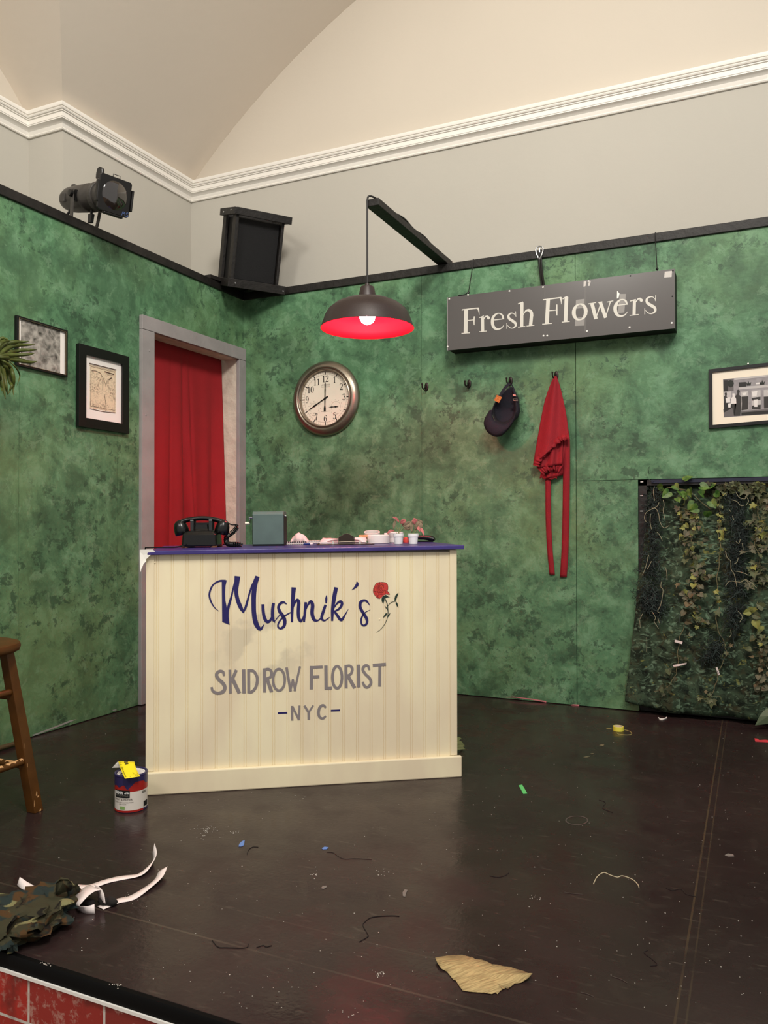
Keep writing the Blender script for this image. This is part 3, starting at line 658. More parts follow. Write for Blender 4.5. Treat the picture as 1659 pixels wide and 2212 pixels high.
for i in range(33):
    a = 2*PI*i/32; pts.append((311+76*math.cos(a)+6*math.sin(-a), 616+101*math.sin(a))); ws.append(15+34*abs(math.cos(a+.15))**1.5)
run(cb, [(pts, ws)])
run(cb, [([(465, 503), (518, 706)], 46, 1), ([(514, 706), (584, 492)], 13, 1), ([(572, 488), (642, 690)], 44, 1), ([(638, 690), (702, 484)], 13, 1), ([(417, 513), (520, 495)], 11, 1), ([(545, 493), (600, 486)], 10, 1), ([(663, 489), (740, 473)], 11, 1),
         ([(790, 530), (927, 516)], 12, 1), ([(912, 516), (898, 475), (855, 456), (805, 478), (768, 540), (766, 600), (792, 652), (840, 668), (890, 650), (925, 608)], [26, 24, 14, 24, 44, 46, 36, 24, 15, 4]),
         ([(1010, 470), (1005, 656)], 40, 1), ([(948, 660), (1065, 648)], 11, 1), ([(955, 478), (1028, 456)], 13, 1), ([(1024, 495), (1055, 452), (1090, 444)], [8, 18, 22]), ([(1078, 462), (1098, 466), (1118, 466)], [18, 46, 18]),
         ([(1282, 400), (1277, 476)], 8, 1), ([(1276, 455), (1245, 424), (1200, 426), (1168, 456), (1177, 500), (1225, 532), (1268, 562), (1276, 602), (1242, 632), (1195, 632), (1150, 595)], [6, 10, 18, 28, 36, 40, 38, 28, 16, 12, 6]), ([(1142, 570), (1142, 646)], 9, 1)])
m.build('lettering', mat('sign_white', (214, 210, 200), .3), sg)
for x, y in ((970.5, 646), (1011, 637), (1100.5, 629), (1173, 620.5), (967, 749), (1174, 725.5), (1182, 725.3), (1271.5, 608), (1268, 715.8), (1360, 707.2), (1451, 698)): MB().lathe([(0, -.004), (.0045, -.003), (.0055, 0)], 10, tuple(PB(x, y, SY)), 'Y').build('screw_head', mat('bright_screw', (235, 232, 226), .3), sg)
for x, y in ((1453.5, 585), (1452.5, 640), (1361.5, 596)): MB().lathe([(0, -.003), (.003, -.002), (.004, 0)], 8, tuple(PB(x, y, SY)), 'Y').build('dark_screw', 'black', sg)
tp = mat('clear_tape', (150, 146, 142), .15, 0, .6); tw = mat('white_tape', (196, 190, 184), .3)
def patch(q, mm, nm, off=.0005):
    MB().add([PB(*cb(*p), SY-off) for p in q], [tuple(range(len(q)))]).build(nm, mm, sg)
patch([(1398, 100), (1492, 90), (1486, 168), (1390, 176)], tw, 'tape_patch'); patch([(262, 462), (370, 448), (366, 565), (256, 575)], tp, 'tape_patch', .0004); patch([(252, 690), (375, 678), (368, 790), (248, 795)], tp, 'tape_patch', .0004)
patch([(822, 385), (902, 384), (880, 622), (800, 632)], tp, 'tape_patch', .0004); patch([(360, 228), (396, 222), (384, 285), (358, 292)], tw, 'tape_patch'); patch([(420, 222), (452, 218), (436, 282), (420, 284)], tw, 'tape_patch')
patch([(788, 342), (820, 380), (806, 440), (785, 445)], mat('white_tear', (244, 240, 232), .5), 'torn_spot', .0011)
pl = MB(); 
for x, y0, y1 in ((1177.3, 621, 727), (1264, 609, 716)): pl.add([PB(x-.4, y0, SY-.0004), PB(x+.4, y0, SY-.0004), PB(x-.4, y1, SY-.0004), PB(x+.4, y1, SY-.0004)], [(0, 1, 3, 2)])
pl.build('panel_joint', mat('joint_grey', (128, 124, 120), .4), sg)
def topx(x, y, yy): return tuple(PB(x, y, yy))
for (xa_, ya_), (xb_, yb_) in (((1022, 568), (1012, 637)), ((1415.5, 507), (1419.5, 586))):
    ck = MB(); a_ = topx(xa_, ya_, -.013); e_ = topx(xb_, yb_-5, SY+.02); ck.tube([(a_[0], .03, ZS+.049), (a_[0], -.0135, ZS+.048), (a_[0], -.0145, ZS+.02), e_, topx(xb_, yb_, SY+.01)], .0022, 6); ck.sphere(e_, .007, 8, 6); ck.build('hanging_cord', 'satin_black', sg, smooth=True)
ck = MB(); e_ = topx(1012, 631, SY+.02); ck.tube(smoothpts([e_, topx(1003, 637, SY+.01), topx(990, 638.5, SY+.005)], 4), .003, 6); ck.build('cord_end', 'satin_black', sg, smooth=True)
ck = MB()
for dx in (-.006, .006):
    a_ = topx(1166, 553, -.016); e_ = topx(1173, 620, SY+.03); ck.tube(smoothpts([(a_[0]+dx, a_[1], a_[2]), topx(1168+dx*300, 580, -.03), (e_[0]+dx, e_[1], e_[2])], 4), .006, 8)
ck.build('strap', 'satin_black', sg, smooth=True)
cb_ = MB(); a_ = PB(1165, 548, -.022); 
cb_.tube([(a_[0]+.028*math.cos(t)*(.6+.4*math.sin(t)), -.019, a_[2]+.006+.036*math.sin(t)) for t in [2*PI*i/20 for i in range(21)]], .004, 8, cap=False)
cb_.tube([(a_[0], .02, ZS+.050), (a_[0], -.016, ZS+.050), (a_[0], -.0175, ZS+.03)], .004, 6)
tag(cb_.build('carabiner', 'steel', smooth=True, origin=a_), 'silver carabiner clip on the black strip above the middle of the sign', 'clip')
# ================================================================== hung on the flats
# ---- wall clock
cx, cz = .611, 1.727
cl = thing('wall_clock', 'round wall clock with a brushed pewter rim, hands near eight o clock', 'clock', (cx, -.02, cz))
mat('pewter', (150, 140, 126), .32, .9, .5)
prof = [(.226, -.0015), (.229, -.012), (.224, -.024), (.210, -.036), (.196, -.043), (.188, -.044), (.183, -.040), (.181, -.036), (.178, -.041), (.174, -.043), (.170, -.040), (.168, -.030), (.1665, -.0185)]
MB().lathe(prof, 72, (cx, 0, cz), 'Y', cap=False).build('clock_rim', 'pewter', cl, smooth=True, angle=50)
MB().lathe([(.20, -.002), (.168, -.0175), (0, -.0175)], 72, (cx, 0, cz), 'Y').build('dial', mat('dial_cream', (232, 222, 204), .6, noise=(30, .015)), cl)
yd = -.0182
def D(r, deg): a = math.radians(deg); return (cx+r*math.sin(a), yd, cz+r*math.cos(a))
def DXY(x, y): return np.array((cx+x, yd, cz+y))
ink = mat('clock_ink', (34, 28, 28), .5); inkl = mat('clock_ink_light', (150, 140, 128), .6)
m = MB()
for k in range(12): stroke(m, [D(.144, 30*k)[::2], D(.1645, 30*k)[::2]], lambda x, z: np.array((x, yd, z)), .0058, smooth=False)
m.build('hour_mark', ink, cl)
m = MB()
for r in (.146, .164): stroke(m, [(r*math.cos(2*PI*i/90), r*math.sin(2*PI*i/90)) for i in range(91)], DXY, .0012, smooth=False)
for k in range(60):
    if k % 5: stroke(m, [D(.146, 6*k)[::2], D(.164, 6*k)[::2]], lambda x, z: np.array((x, yd+.0001, z)), .0011, smooth=False)
m.build('minute_track', inkl, cl)
DIG = {'1': [([(.5, 0), (.5, 1)], .17), ([(.22, .82), (.5, 1)], .09), ([(.2, .02), (.8, .02)], .06)],
       '2': [([(.14, .74), (.2, .92), (.5, 1), (.8, .86), (.78, .62), (.48, .34), (.14, .05)], [.12, .1, .07, .14, .17, .09, .05]), ([(.12, .05), (.5, .07), (.84, .04), (.9, .22)], [.1, .13, .13, .05])],
       '3': [([(.16, .8), (.26, .95), (.5, 1), (.78, .86), (.74, .62), (.46, .53)], [.13, .09, .06, .15, .12, .05]), ([(.46, .53), (.78, .44), (.84, .22), (.6, .02), (.3, .02), (.14, .2)], [.05, .12, .17, .08, .08, .14])],
       '5': [([(.24, .96), (.5, .94), (.82, .98)], [.06, .12, .06]), ([(.24, .96), (.22, .55)], .06), ([(.22, .55), (.5, .64), (.8, .5), (.84, .25), (.6, .02), (.3, .02), (.14, .18)], [.05, .08, .14, .17, .08, .07, .14])],
       '6': [([(.8, .84), (.68, .98), (.45, .98), (.22, .7), (.16, .36), (.3, .06), (.52, .0), (.78, .12), (.82, .36), (.68, .56), (.48, .58), (.28, .42)], [.14, .08, .06, .13, .17, .1, .05, .12, .16, .1, .05, .05])],
       '7': [([(.14, .74), (.16, .94), (.5, .95), (.86, .97)], [.05, .09, .13, .06]), ([(.85, .97), (.6, .6), (.48, .3), (.46, 0)], [.06, .09, .15, .18])],
       '9': [([(.2, .16), (.32, .02), (.55, .02), (.78, .3), (.84, .64), (.7, .94), (.48, 1), (.22, .88), (.18, .64), (.32, .44), (.52, .42), (.72, .58)], [.14, .08, .06, .13, .17, .1, .05, .12, .16, .1, .05, .05])],
       '0': [([(.5, 1), (.2, .8), (.15, .5), (.2, .2), (.5, 0), (.8, .2), (.85, .5), (.8, .8), (.5, 1)], [.05, .13, .17, .13, .05, .13, .17, .13, .05])]}
def digits(mb, s, x, y, h, w):
    x0 = x-len(s)*w/2
    for ch in s:
        for pts, wd_ in DIG[ch]:
            ws = [v*w*1.5 for v in wd_] if isinstance(wd_, list) else wd_*w*1.5
            stroke(mb, [(x0+p*w, y-h/2+q*h) for p, q in pts], DXY, ws, k=4)
        x0 += w
m = MB()
for s, k, r in (('12', 0, .119), ('1', 1, .126), ('2', 2, .126), ('3', 3, .128), ('5', 5, .126), ('6', 6, .122), ('7', 7, .126), ('9', 9, .128), ('10', 10, .120), ('11', 11, .120)):
    p = D(r, 30*k); digits(m, s, p[0]-cx, p[2]-cz, .039, .0235)
m.build('numeral', ink, cl)
m = MB()
text_into(m, 'LA CROSSE', .0125, Matrix.Translation((cx, yd, cz+.078)) @ Matrix.Rotation(PI/2, 4, 'X'), bold=.0002); text_into(m, 'TECHNOLOGY', .0095, Matrix.Translation((cx, yd, cz+.067)) @ Matrix.Rotation(PI/2, 4, 'X'))
for sx in (-.076, .072):
    for k in range(25):
        a0 = math.radians(-230+k*11.2)
        if k % 3 == 0: stroke(m, [(sx+.040*math.cos(-a0), -.055+.040*math.sin(-a0)), (sx+.044*math.cos(-a0), -.055+.044*math.sin(-a0))], DXY, .003, smooth=False)
    stroke(m, [(sx+.032*math.cos(t), -.055+.032*math.sin(t)) for t in [math.radians(-40+i*13) for i in range(21)]], DXY, .0012, smooth=False)
    stroke(m, [(sx+.046*math.cos(t), -.055+.046*math.sin(t)) for t in [math.radians(-115+i*10) for i in range(6)]], DXY, .0022, smooth=False)
text_into(m, '%RH', .011, Matrix.Translation((cx-.076, yd, cz-.090)) @ Matrix.Rotation(PI/2, 4, 'X'))
stroke(m, [(-.03, -.080), (.034, -.0785)], DXY, .0016, smooth=False)
m.build('sub_dial', inkl, cl)
def hand(nm, deg, tail, tipr, ws, y):
    a = math.radians(deg); m = MB(); n = len(ws)
    stroke(m, [(-tail*math.sin(a)+(tipr+tail)*i/(n-1)*math.sin(a), -tail*math.cos(a)+(tipr+tail)*i/(n-1)*math.cos(a)) for i in range(n)], lambda x, z: np.array((cx+x, y, cz+z)), ws, smooth=False)
    return m.build(nm, 'satin_black', cl, solid=.0008)
hand('hour_hand', 240.5, .022, .132, [.008, .008, .0065, .006, .006, .006, .006, .012, .004, .006, .001], -.022)
hand('minute_hand', 1, .078, .102, [.012, .013, .006, .007, .007, .007, .007, .0085, .006, .008, .001], -.024)
gh_ = hand('gauge_hand', 270, .018, .046, [.004, .004, .010, .003, .004, .006, .003, .001], -.021)
gh_.location.x += .072; gh_.location.z -= .055
MB().lathe([(0, -.026), (.006, -.0255), (.007, -.019)], 14, (cx, 0, cz), 'Y').build('hand_pivot', 'satin_black', cl)

# ---- coat hooks
mat('hook_iron', (40, 32, 30), .4, .6)
def hook(px, py, label):
    p = PB(px, py, 0); h = thing('coat_hook', label, 'hook', (p[0], -.001, p[2]), 'iron coat hooks in a row on the back wall')
    x, z = p[0], p[2]
    MB().sphere((x, -.0045, z+.012), .012, 14, 10, 1, .32, 2.0).build('back_plate', 'hook_iron', h, smooth=True)
    b = MB(); b.tube(smoothpts([(x, -.006, z+.018), (x-.004, -.018, z+.004), (x-.008, -.032, z-.006), (x-.011, -.042, z+.004), (x-.012, -.043, z+.020)], 4), [.004]*16+[.0045], 8); b.sphere((x-.012, -.043, z+.022), .0055, 8, 6); b.build('prong', 'hook_iron', h, smooth=True)
    b = MB(); b.tube(smoothpts([(x, -.006, z-.002), (x-.001, -.016, z-.014), (x-.003, -.024, z-.012)], 4), .0035, 8); b.build('lower_prong', 'hook_iron', h, smooth=True)
    return p
hook(922, 840, 'empty black coat hook nearest to the clock'); hook(1014, 834, 'empty black coat hook between the clock side hook and the cap')
h3 = hook(1103.5, 828, 'black coat hook with the navy cap hanging from it'); h4 = hook(1202, 816, 'black coat hook with the red apron hanging from it')

# ---- navy baseball cap hung by its strap
c = crop(890, 780, 4.484)
cp_ = thing('baseball_cap', 'navy baseball cap hanging by its back strap on the third coat hook', 'cap', PB(*c(910, 470), -.07))
mat('navy_cloth', (24, 23, 34), .85, bump=(250, .3))
def cpx(x, y, d): return Vector(PB(*c(x, y), d))
rim = [(958, 250), (905, 285), (850, 345), (805, 400), (778, 470), (790, 540), (822, 590), (880, 612), (945, 590), (990, 540), (1012, 480), (1008, 410), (1002, 350), (980, 295)]
rimd = [-.045, -.06, -.08, -.095, -.105, -.11, -.112, -.112, -.11, -.10, -.088, -.075, -.06, -.05]
rs = smoothpts([(x, y, d) for (x, y), d in zip(rim, rimd)]+[(*rim[0], rimd[0])], 4)
apex = (995, 500, -.008)
rings = []
for t in (0, .12, .28, .45, .62, .78, .9, .97, 1.0):
    k = math.sqrt(max(0, 1-t*t)); ring = []
    for q in rs[:-1]:
        bx, by = 925+20*t, 455+25*t; ox = 88*math.sin(t*PI*.5)
        s = (.02 if t == 1 else k)
        x = (q[0]-905)*s*(1+.12*math.sin(PI*t)) + 905 + 72*t; y = (q[1]-450)*s + 450 + 30*t
        ring.append(cpx(x, y, q[2]*(1-t)+(-.014)*t))
    rings.append(ring)
# the back of the cap is cut away below the strap
MB().loft(rings, cap=False).build('crown', 'navy_cloth', cp_, smooth=True, solid=.002)
band = [cpx(q[0], q[1], q[2]) for q in rs]
MB().grid([band, [cpx(905+(q[0]-905)*.84, 450+(q[1]-450)*.86, q[2]+.02) for q in rs]]).build('sweatband', mat('cap_inside', (16, 16, 22), .9), cp_, smooth=True, solid=.0015)
bi = [(780, 470), (782, 540), (812, 585), (880, 612), (945, 590), (988, 540), (1008, 490)]
bo = [(752, 478), (706, 560), (700, 622), (735, 690), (800, 728), (862, 722), (925, 668), (985, 580), (1012, 495)]
bi = smoothpts(bi, 8); bo = smoothpts(bo, 6); n = len(bi)
bo = [bo[round(i*(len(bo)-1)/(n-1))] for i in range(n)]
rows = []
for t in (0, .2, .4, .6, .8, 1.0):
    rows.append([cpx(a[0]*(1-t)+b_[0]*t, a[1]*(1-t)+b_[1]*t, -.112-.028*t*(1-t)*2-.004*t+.03*abs(i/(n-1)-.5)*t) for i, (a, b_) in enumerate(zip(bi, bo))])
MB().grid(rows).build('brim', 'navy_cloth', cp_, smooth=True, solid=.004)
st = smoothpts([(842, 360, -.075), (890, 275, -.062), (940, 222, -.046), (962, 222, -.046), (985, 270, -.055), (1000, 335, -.065)], 6)
b = MB(); b.loft([[cpx(q[0]-11, q[1]-8, q[2]), cpx(q[0]+11, q[1]+8, q[2]), cpx(q[0]+11, q[1]+8, q[2]+.003), cpx(q[0]-11, q[1]-8, q[2]+.003)] for q in st]); b.build('strap', 'navy_cloth', cp_)
b = MB(); q = [cpx(x, y, -.078) for x, y in ((980, 366), (1024, 368), (1026, 384), (984, 382), (980, 366))]; b.tube(q, .0022, 6); q = [cpx(x, y, -.068) for x, y in ((976, 322), (1006, 326), (1010, 342), (980, 340))]; b.prism(q, (0, -.002, 0)); b.build('buckle', 'pewter', cp_)
b = MB(); b.prism([cpx(x, y, -.097) for x, y in ((822, 328), (873, 350), (842, 406), (795, 380))], (0, -.0015, 0)); lb = b.build('leather_tag', mat('tan_leather', (172, 98, 36), .6, noise=(200, .1)), cp_)
b = MB(); stroke(b, [(822, 352), (848, 364), (836, 386), (812, 374), (822, 352)], lambda x, y: np.array(cpx(x, y, -.0992)), 4, smooth=False); b.build('tag_mark', mat('tag_gold', (206, 140, 60), .6), lb)

# ---- red apron
c = crop(1120, 790, 4.706)
ap = thing('apron', 'red ruffled half apron with two long ties hanging from the rightmost coat hook', 'apron', PB(*c(350, 600), -.03))
mat('apron_red', (134, 18, 30), .8, noise=(6, .06), bump=(300, .25))
def ac(x, y, d): return Vector(PB(*c(x, y), d))
def lerp_poly(poly, t):
    t = max(0, min(.9999, t))*(len(poly)-1); i = int(t); f = t-i; return np.array(poly[i])*(1-f)+np.array(poly[i+1])*f
def panel(left, right, d0, d1, folds, amp, n=26, m_=22, ph=0):
    L_ = smoothpts(left, 8); R_ = smoothpts(right, 8); rows = []
    for j in range(n):
        t = j/(n-1); a = lerp_poly(L_, t); b_ = lerp_poly(R_, t); row = []
        for i in range(m_):
            s = i/(m_-1); p = a*(1-s)+b_*s
            d = d0*(1-t)+d1*t + amp*min(1, t*2.2)*math.sin(s*folds*PI+ph+t*1.3)-.018*math.sin(PI*s)*min(1, t*3)
            row.append(ac(p[0], p[1], d))
        rows.append(row)
    return rows
bk = panel([(378, 108), (355, 300), (350, 550), (345, 800), (330, 950), (300, 1060), (262, 1120), (240, 1150)], [(388, 108), (425, 220), (462, 380), (490, 520), (506, 680), (500, 850), (468, 1000), (452, 1115)], -.012, -.022, 4, .006)
MB().grid(bk).build('back_layer', 'apron_red', ap, smooth=True, solid=.0012)
md_ = panel([(376, 106), (330, 220), (285, 400), (250, 600), (225, 800), (205, 940), (190, 1040)], [(386, 106), (420, 210), (445, 380), (452, 600), (452, 800), (450, 900), (448, 1000)], -.024, -.040, 5, .007, ph=1)
MB().grid(md_).build('middle_layer', 'apron_red', ap, smooth=True, solid=.0012)
fr = panel([(366, 104), (332, 170), (275, 330), (236, 500), (200, 700), (166, 900), (148, 1010)], [(386, 106), (418, 200), (456, 350), (480, 470), (500, 600), (508, 690), (508, 700)], -.034, -.056, 3, .009, ph=.4)
MB().grid(fr).build('front_layer', 'apron_red', ap, smooth=True, solid=.0012)
def ruffle(path, wdt, d, amp, waves, name):
    q = smoothpts(path, 14); r0 = []; r1 = []; r2 = []
    for i, p in enumerate(q):
        t = q[min(i+1, len(q)-1)]-q[max(i-1, 0)]; t = t/np.linalg.norm(t); nn = np.array((-t[1], t[0])); s = i/(len(q)-1)
        w_ = amp*math.sin(s*waves*2*PI); e = wdt*(1+.12*math.sin(s*waves*2*PI+1))
        r0.append(ac(p[0], p[1], d)); a = p+nn*e*.5; b_ = p+nn*e; r1.append(ac(a[0], a[1], d-.006+w_*.6)); r2.append(ac(b_[0], b_[1], d-.009+w_))
    MB().grid([r0, r1, r2]).build(name, 'apron_red', ap, smooth=True, solid=.0012)
ruffle([(148, 1010), (165, 955), (220, 880), (300, 800), (380, 735), (430, 705), (510, 688)], 62, -.062, .0045, 9, 'ruffle')
ruffle([(190, 1040), (235, 1000), (300, 975), (360, 965)], 95, -.046, .005, 5, 'ruffle')
ruffle([(365, 985), (410, 985), (455, 1010)], 90, -.036, .0045, 4, 'ruffle')
ruffle([(228, 1085), (300, 1100), (385, 1090)], 55, -.026, .004, 3, 'ruffle')
def tie(pts, w0, name='tie'):
    q = smoothpts(pts, 8); rows = []
    for i, p in enumerate(q): rows.append([ac(p[0]-w0/2, p[1], p[2]), ac(p[0]-w0/6, p[1], p[2]-.0025+.002*math.sin(i*.9)), ac(p[0]+w0/6, p[1], p[2]-.002), ac(p[0]+w0/2, p[1], p[2]+.001*math.sin(i*.7))])
    MB().grid(rows).build(name, 'apron_red', ap, smooth=True, solid=.0015)
tie([(300, 1120, -.024), (302, 1250, -.020), (303, 1480, -.012), (310, 1700, -.009), (322, 1900, -.008), (343, 2125, -.007)], 55)
tie([(412, 330, -.020), (448, 520, -.022), (480, 690, -.024), (488, 800, -.026), (488, 1100, -.020), (484, 1450, -.012), (478, 1700, -.009), (472, 1900, -.008), (456, 2152, -.007)], 70)

# ---- framed pictures
def frame_on(fn, nrm, q, fw, depth, name, label, fm, back=.002):
    """q: outer corners tl, tr, br, bl in pixels; fn maps a pixel to a wall plane at an offset"""
    n = Vector(nrm); o = [Vector(fn(*p, depth)) for p in q]
    ex = ((o[1]-o[0])+(o[2]-o[3])).normalized(); ez = Vector((0, 0, 1)); ctr_ = sum(o, Vector())/4
    wd_ = ((o[1]-o[0]).length+(o[2]-o[3]).length)/2; hh = ((o[0]-o[3]).length+(o[1]-o[2]).length)/2
    t = thing(name, label, 'picture', ctr_-n*(depth-.002))
    def P3(u, v, d): return ctr_+ex*(u*wd_/2)+ez*(v*hh/2)+n*(d-depth)
    a = fw/(wd_/2); b_ = fw/(hh/2); m = MB()
    ou = [(-1, -1), (1, -1), (1, 1), (-1, 1)]; inn = [(-1+a, -1+b_), (1-a, -1+b_), (1-a, 1-b_), (-1+a, 1-b_)]
    vs = [P3(*p, back) for p in ou]+[P3(*p, depth) for p in ou]+[P3(*p, depth) for p in inn]+[P3(*p, depth-.008) for p in inn]
    fs = []
    for i in range(4):
        j = (i+1) % 4; fs += [(i, j, 4+j, 4+i), (4+i, 4+j, 8+j, 8+i), (8+i, 8+j, 12+j, 12+i)]
    fs.append((3, 2, 1, 0)); m.add(vs, fs); m.build('frame', fm, t, bevel=.001)
    return t, P3, inn
def sheet(P3, u0, v0, u1, v1, d, name, m, parent): 
    return MB().add([P3(u0, v0, d), P3(u1, v0, d), P3(u1, v1, d), P3(u0, v1, d)], [(0, 1, 2, 3)]).build(name, m, parent)
fa = lambda x, y, d: PA(x, y, d); fb = lambda x, y, d: PB(x, y, -d)
mat('frame_black', (14, 13, 13), .35); mat('mat_white', (238, 232, 226), .75)
def grey_photo():
    m = bpy.data.materials.new('leaf_photo'); m.use_nodes = True; nt = m.node_tree; N = nt.nodes; L = nt.links; b = N['Principled BSDF']; b.inputs['Roughness'].default_value = .35
    pos = N.new('ShaderNodeNewGeometry').outputs['Position']
    v = N.new('ShaderNodeTexVoronoi'); v.inputs['Scale'].default_value = 34; L.new(pos, v.inputs[0])
    n = N.new('ShaderNodeTexNoise'); n.inputs['Scale'].default_value = 26; n.inputs['Detail'].default_value = 7; n.inputs['Distortion'].default_value = 1.2; L.new(pos, n.inputs[0])
    mx = N.new('ShaderNodeMath'); mx.operation = 'MULTIPLY'; L.new(v.outputs['Distance'], mx.inputs[0]); mx.inputs[1].default_value = .5
    ad = N.new('ShaderNodeMath'); ad.operation = 'ADD'; L.new(mx.outputs[0], ad.inputs[0]); L.new(n.outputs[0], ad.inputs[1])
    r = N.new('ShaderNodeValToRGB'); r.color_ramp.elements[0].position = .45; r.color_ramp.elements[0].color = lin((56, 54, 50)); r.color_ramp.elements[1].position = .95; r.color_ramp.elements[1].color = lin((176, 170, 162)); L.new(ad.outputs[0], r.inputs[0]); L.new(r.outputs[0], b.inputs[0]); return m
t, P3, inn = frame_on(fa, (1, 0, 0), [(35, 681), (147, 713), (146, 816), (38, 788)], .011, .018, 'picture_frame', 'thin black frame with a grey photo of leaves, on the left wall behind the palm', 'frame_black')
sheet(P3, -.95, -.93, .95, .93, .008, 'backing_paper', 'mat_white', t); sheet(P3, -.80, -.93, .74, .93, .0088, 'photo', grey_photo(), t)
m = MB()
for s in (.915,): 
    q = [P3(-s, -s, .0185), P3(s, -s, .0185), P3(s, s, .0185), P3(-s, s, .0185), P3(-s, -s, .0185)]; m.tube(q, .0012, 6)
m.build('gilt_line', mat('gilt', (150, 130, 100), .35, .7), t)
t, P3, inn = frame_on(fa, (1, 0, 0), [(174, 742), (281.5, 771), (277, 937), (168, 920)], .047, .024, 'picture_frame', 'wide black frame with white mat around an old beige cartoon print, left of the doorway', 'frame_black')
sheet(P3, -.75, -.80, .75, .80, .010, 'mat_board', 'mat_white', t)
u0, v0, u1, v1 = -.52, -.50, .50, .56
MB().add([P3(u0-.04, v0-.03, .0106), P3(u1+.04, v0-.03, .0106), P3(u1+.04, v1+.03, .0106), P3(u0-.04, v1+.03, .0106)], [(0, 1, 2, 3)]).build('inner_mat', mat('inner_mat', (246, 240, 226), .7), t)
def toon():
    m = bpy.data.materials.new('old_cartoon_print'); m.use_nodes = True; nt = m.node_tree; N = nt.nodes; L = nt.links; b = N['Principled BSDF']; b.inputs['Roughness'].default_value = .7
    pos = N.new('ShaderNodeNewGeometry').outputs['Position']
    n = N.new('ShaderNodeTexNoise'); n.inputs['Scale'].default_value = 60; n.inputs['Detail'].default_value = 7; n.inputs['Distortion'].default_value = 2.0; L.new(pos, n.inputs[0])
    n2 = N.new('ShaderNodeTexNoise'); n2.inputs['Scale'].default_value = 16; n2.inputs['Detail'].default_value = 3; L.new(pos, n2.inputs[0])
    sp_ = N.new('ShaderNodeSeparateXYZ'); L.new(pos, sp_.inputs[0])
    zz = N.new('ShaderNodeMapRange'); zz.inputs['From Min'].default_value = 1.745; zz.inputs['From Max'].default_value = 1.69; L.new(sp_.outputs[2], zz.inputs[0])
    r = N.new('ShaderNodeMapRange'); r.inputs['From Min'].default_value = .46; r.inputs['From Max'].default_value = .62; L.new(n.outputs[0], r.inputs[0])
    r2 = N.new('ShaderNodeMapRange'); r2.inputs['From Min'].default_value = .3; r2.inputs['From Max'].default_value = .6; L.new(n2.outputs[0], r2.inputs[0])
    a = N.new('ShaderNodeMath'); a.operation = 'MULTIPLY'; L.new(r.outputs[0], a.inputs[0]); L.new(r2.outputs[0], a.inputs[1])
    a2 = N.new('ShaderNodeMath'); a2.operation = 'MULTIPLY'; L.new(a.outputs[0], a2.inputs[0]); L.new(zz.outputs[0], a2.inputs[1])
    mx = N.new('ShaderNodeMix'); mx.data_type = 'RGBA'; L.new(a2.outputs[0], mx.inputs[0]); mx.inputs[6].default_value = lin((226, 206, 176)); mx.inputs[7].default_value = lin((138, 118, 100)); L.new(mx.outputs[2], b.inputs[0]); return m
pr_ = sheet(P3, u0, v0, u1, v1, .0111, 'cartoon_print', toon(), t)
m = MB(); f2 = lambda x, y: np.array(P3(x, y, .0114))
for pts, w in (([(u0+.03, v0+.05), (u1-.03, v0+.05), (u1-.03, v1-.04), (u0+.03, v1-.04), (u0+.03, v0+.05)], .010), ([(u0-.03, v1+.03), (u1+.03, v1+.03)], .024), ([(u0-.02, v1+.005), (u1+.02, v1+.005)], .008), ([(u0-.02, v1-.02), (u1+.02, v1-.02)], .006), ([(u0, v0-.02), (0, v0-.035), (u1, v0-.01)], .016),
               ([(.05, v1-.085), (u1-.06, v1-.10)], .03), ([(.12, v1-.125), (u1-.10, v1-.135)], .006), ([(.16, v1-.15), (u1-.14, v1-.155)], .006), ([(-.10, .40), (.02, .28), (.12, .10)], .012), ([(-.05, .36), (-.16, .20), (-.2, .1)], .01), ([(0, .28), (.03, .05)], .006), ([(-.05, .26), (-.04, .0)], .006), ([(-.46, .42), (-.3, .44), (-.1, .41)], .016), ([(.05, -.1), (.12, -.42)], .016), ([(.22, .3), (.34, .36)], .03)):
    stroke(m, pts, f2, w, smooth=False)
m.build('print_lines', mat('print_ink', (84, 62, 52), .7), pr_)
t, P3, inn = frame_on(fb, (0, -1, 0), [(1529, 797), (1682, 781.5), (1684, 912), (1533, 927)], .017, .02, 'picture_frame', 'black frame with cream mat and a grey storefront photo, at right on the back wall', 'frame_black')
sheet(P3, -.92, -.90, .92, .90, .010, 'mat_board', mat('mat_cream', (244, 232, 212), .75), t)
c = crop(1500, 760, 10.434); PH = lambda x, y, d=-.0106: PB(*c(x, y), d)
ph = MB().add([PH(645, 620), PH(1790, 505), PH(1800, 1395), PH(665, 1475)], [(0, 1, 2, 3)]).build('photo', mat('photo_grey', (150, 144, 146), .35, noise=(40, .12)), t)
tones = {'dark': (52, 48, 46), 'deep': (38, 35, 33), 'mid': (104, 98, 98), 'light': (190, 184, 182), 'pale': (226, 220, 216), 'black': (30, 33, 26)}
for k, v in tones.items(): mat('photo_'+k, v, .35)
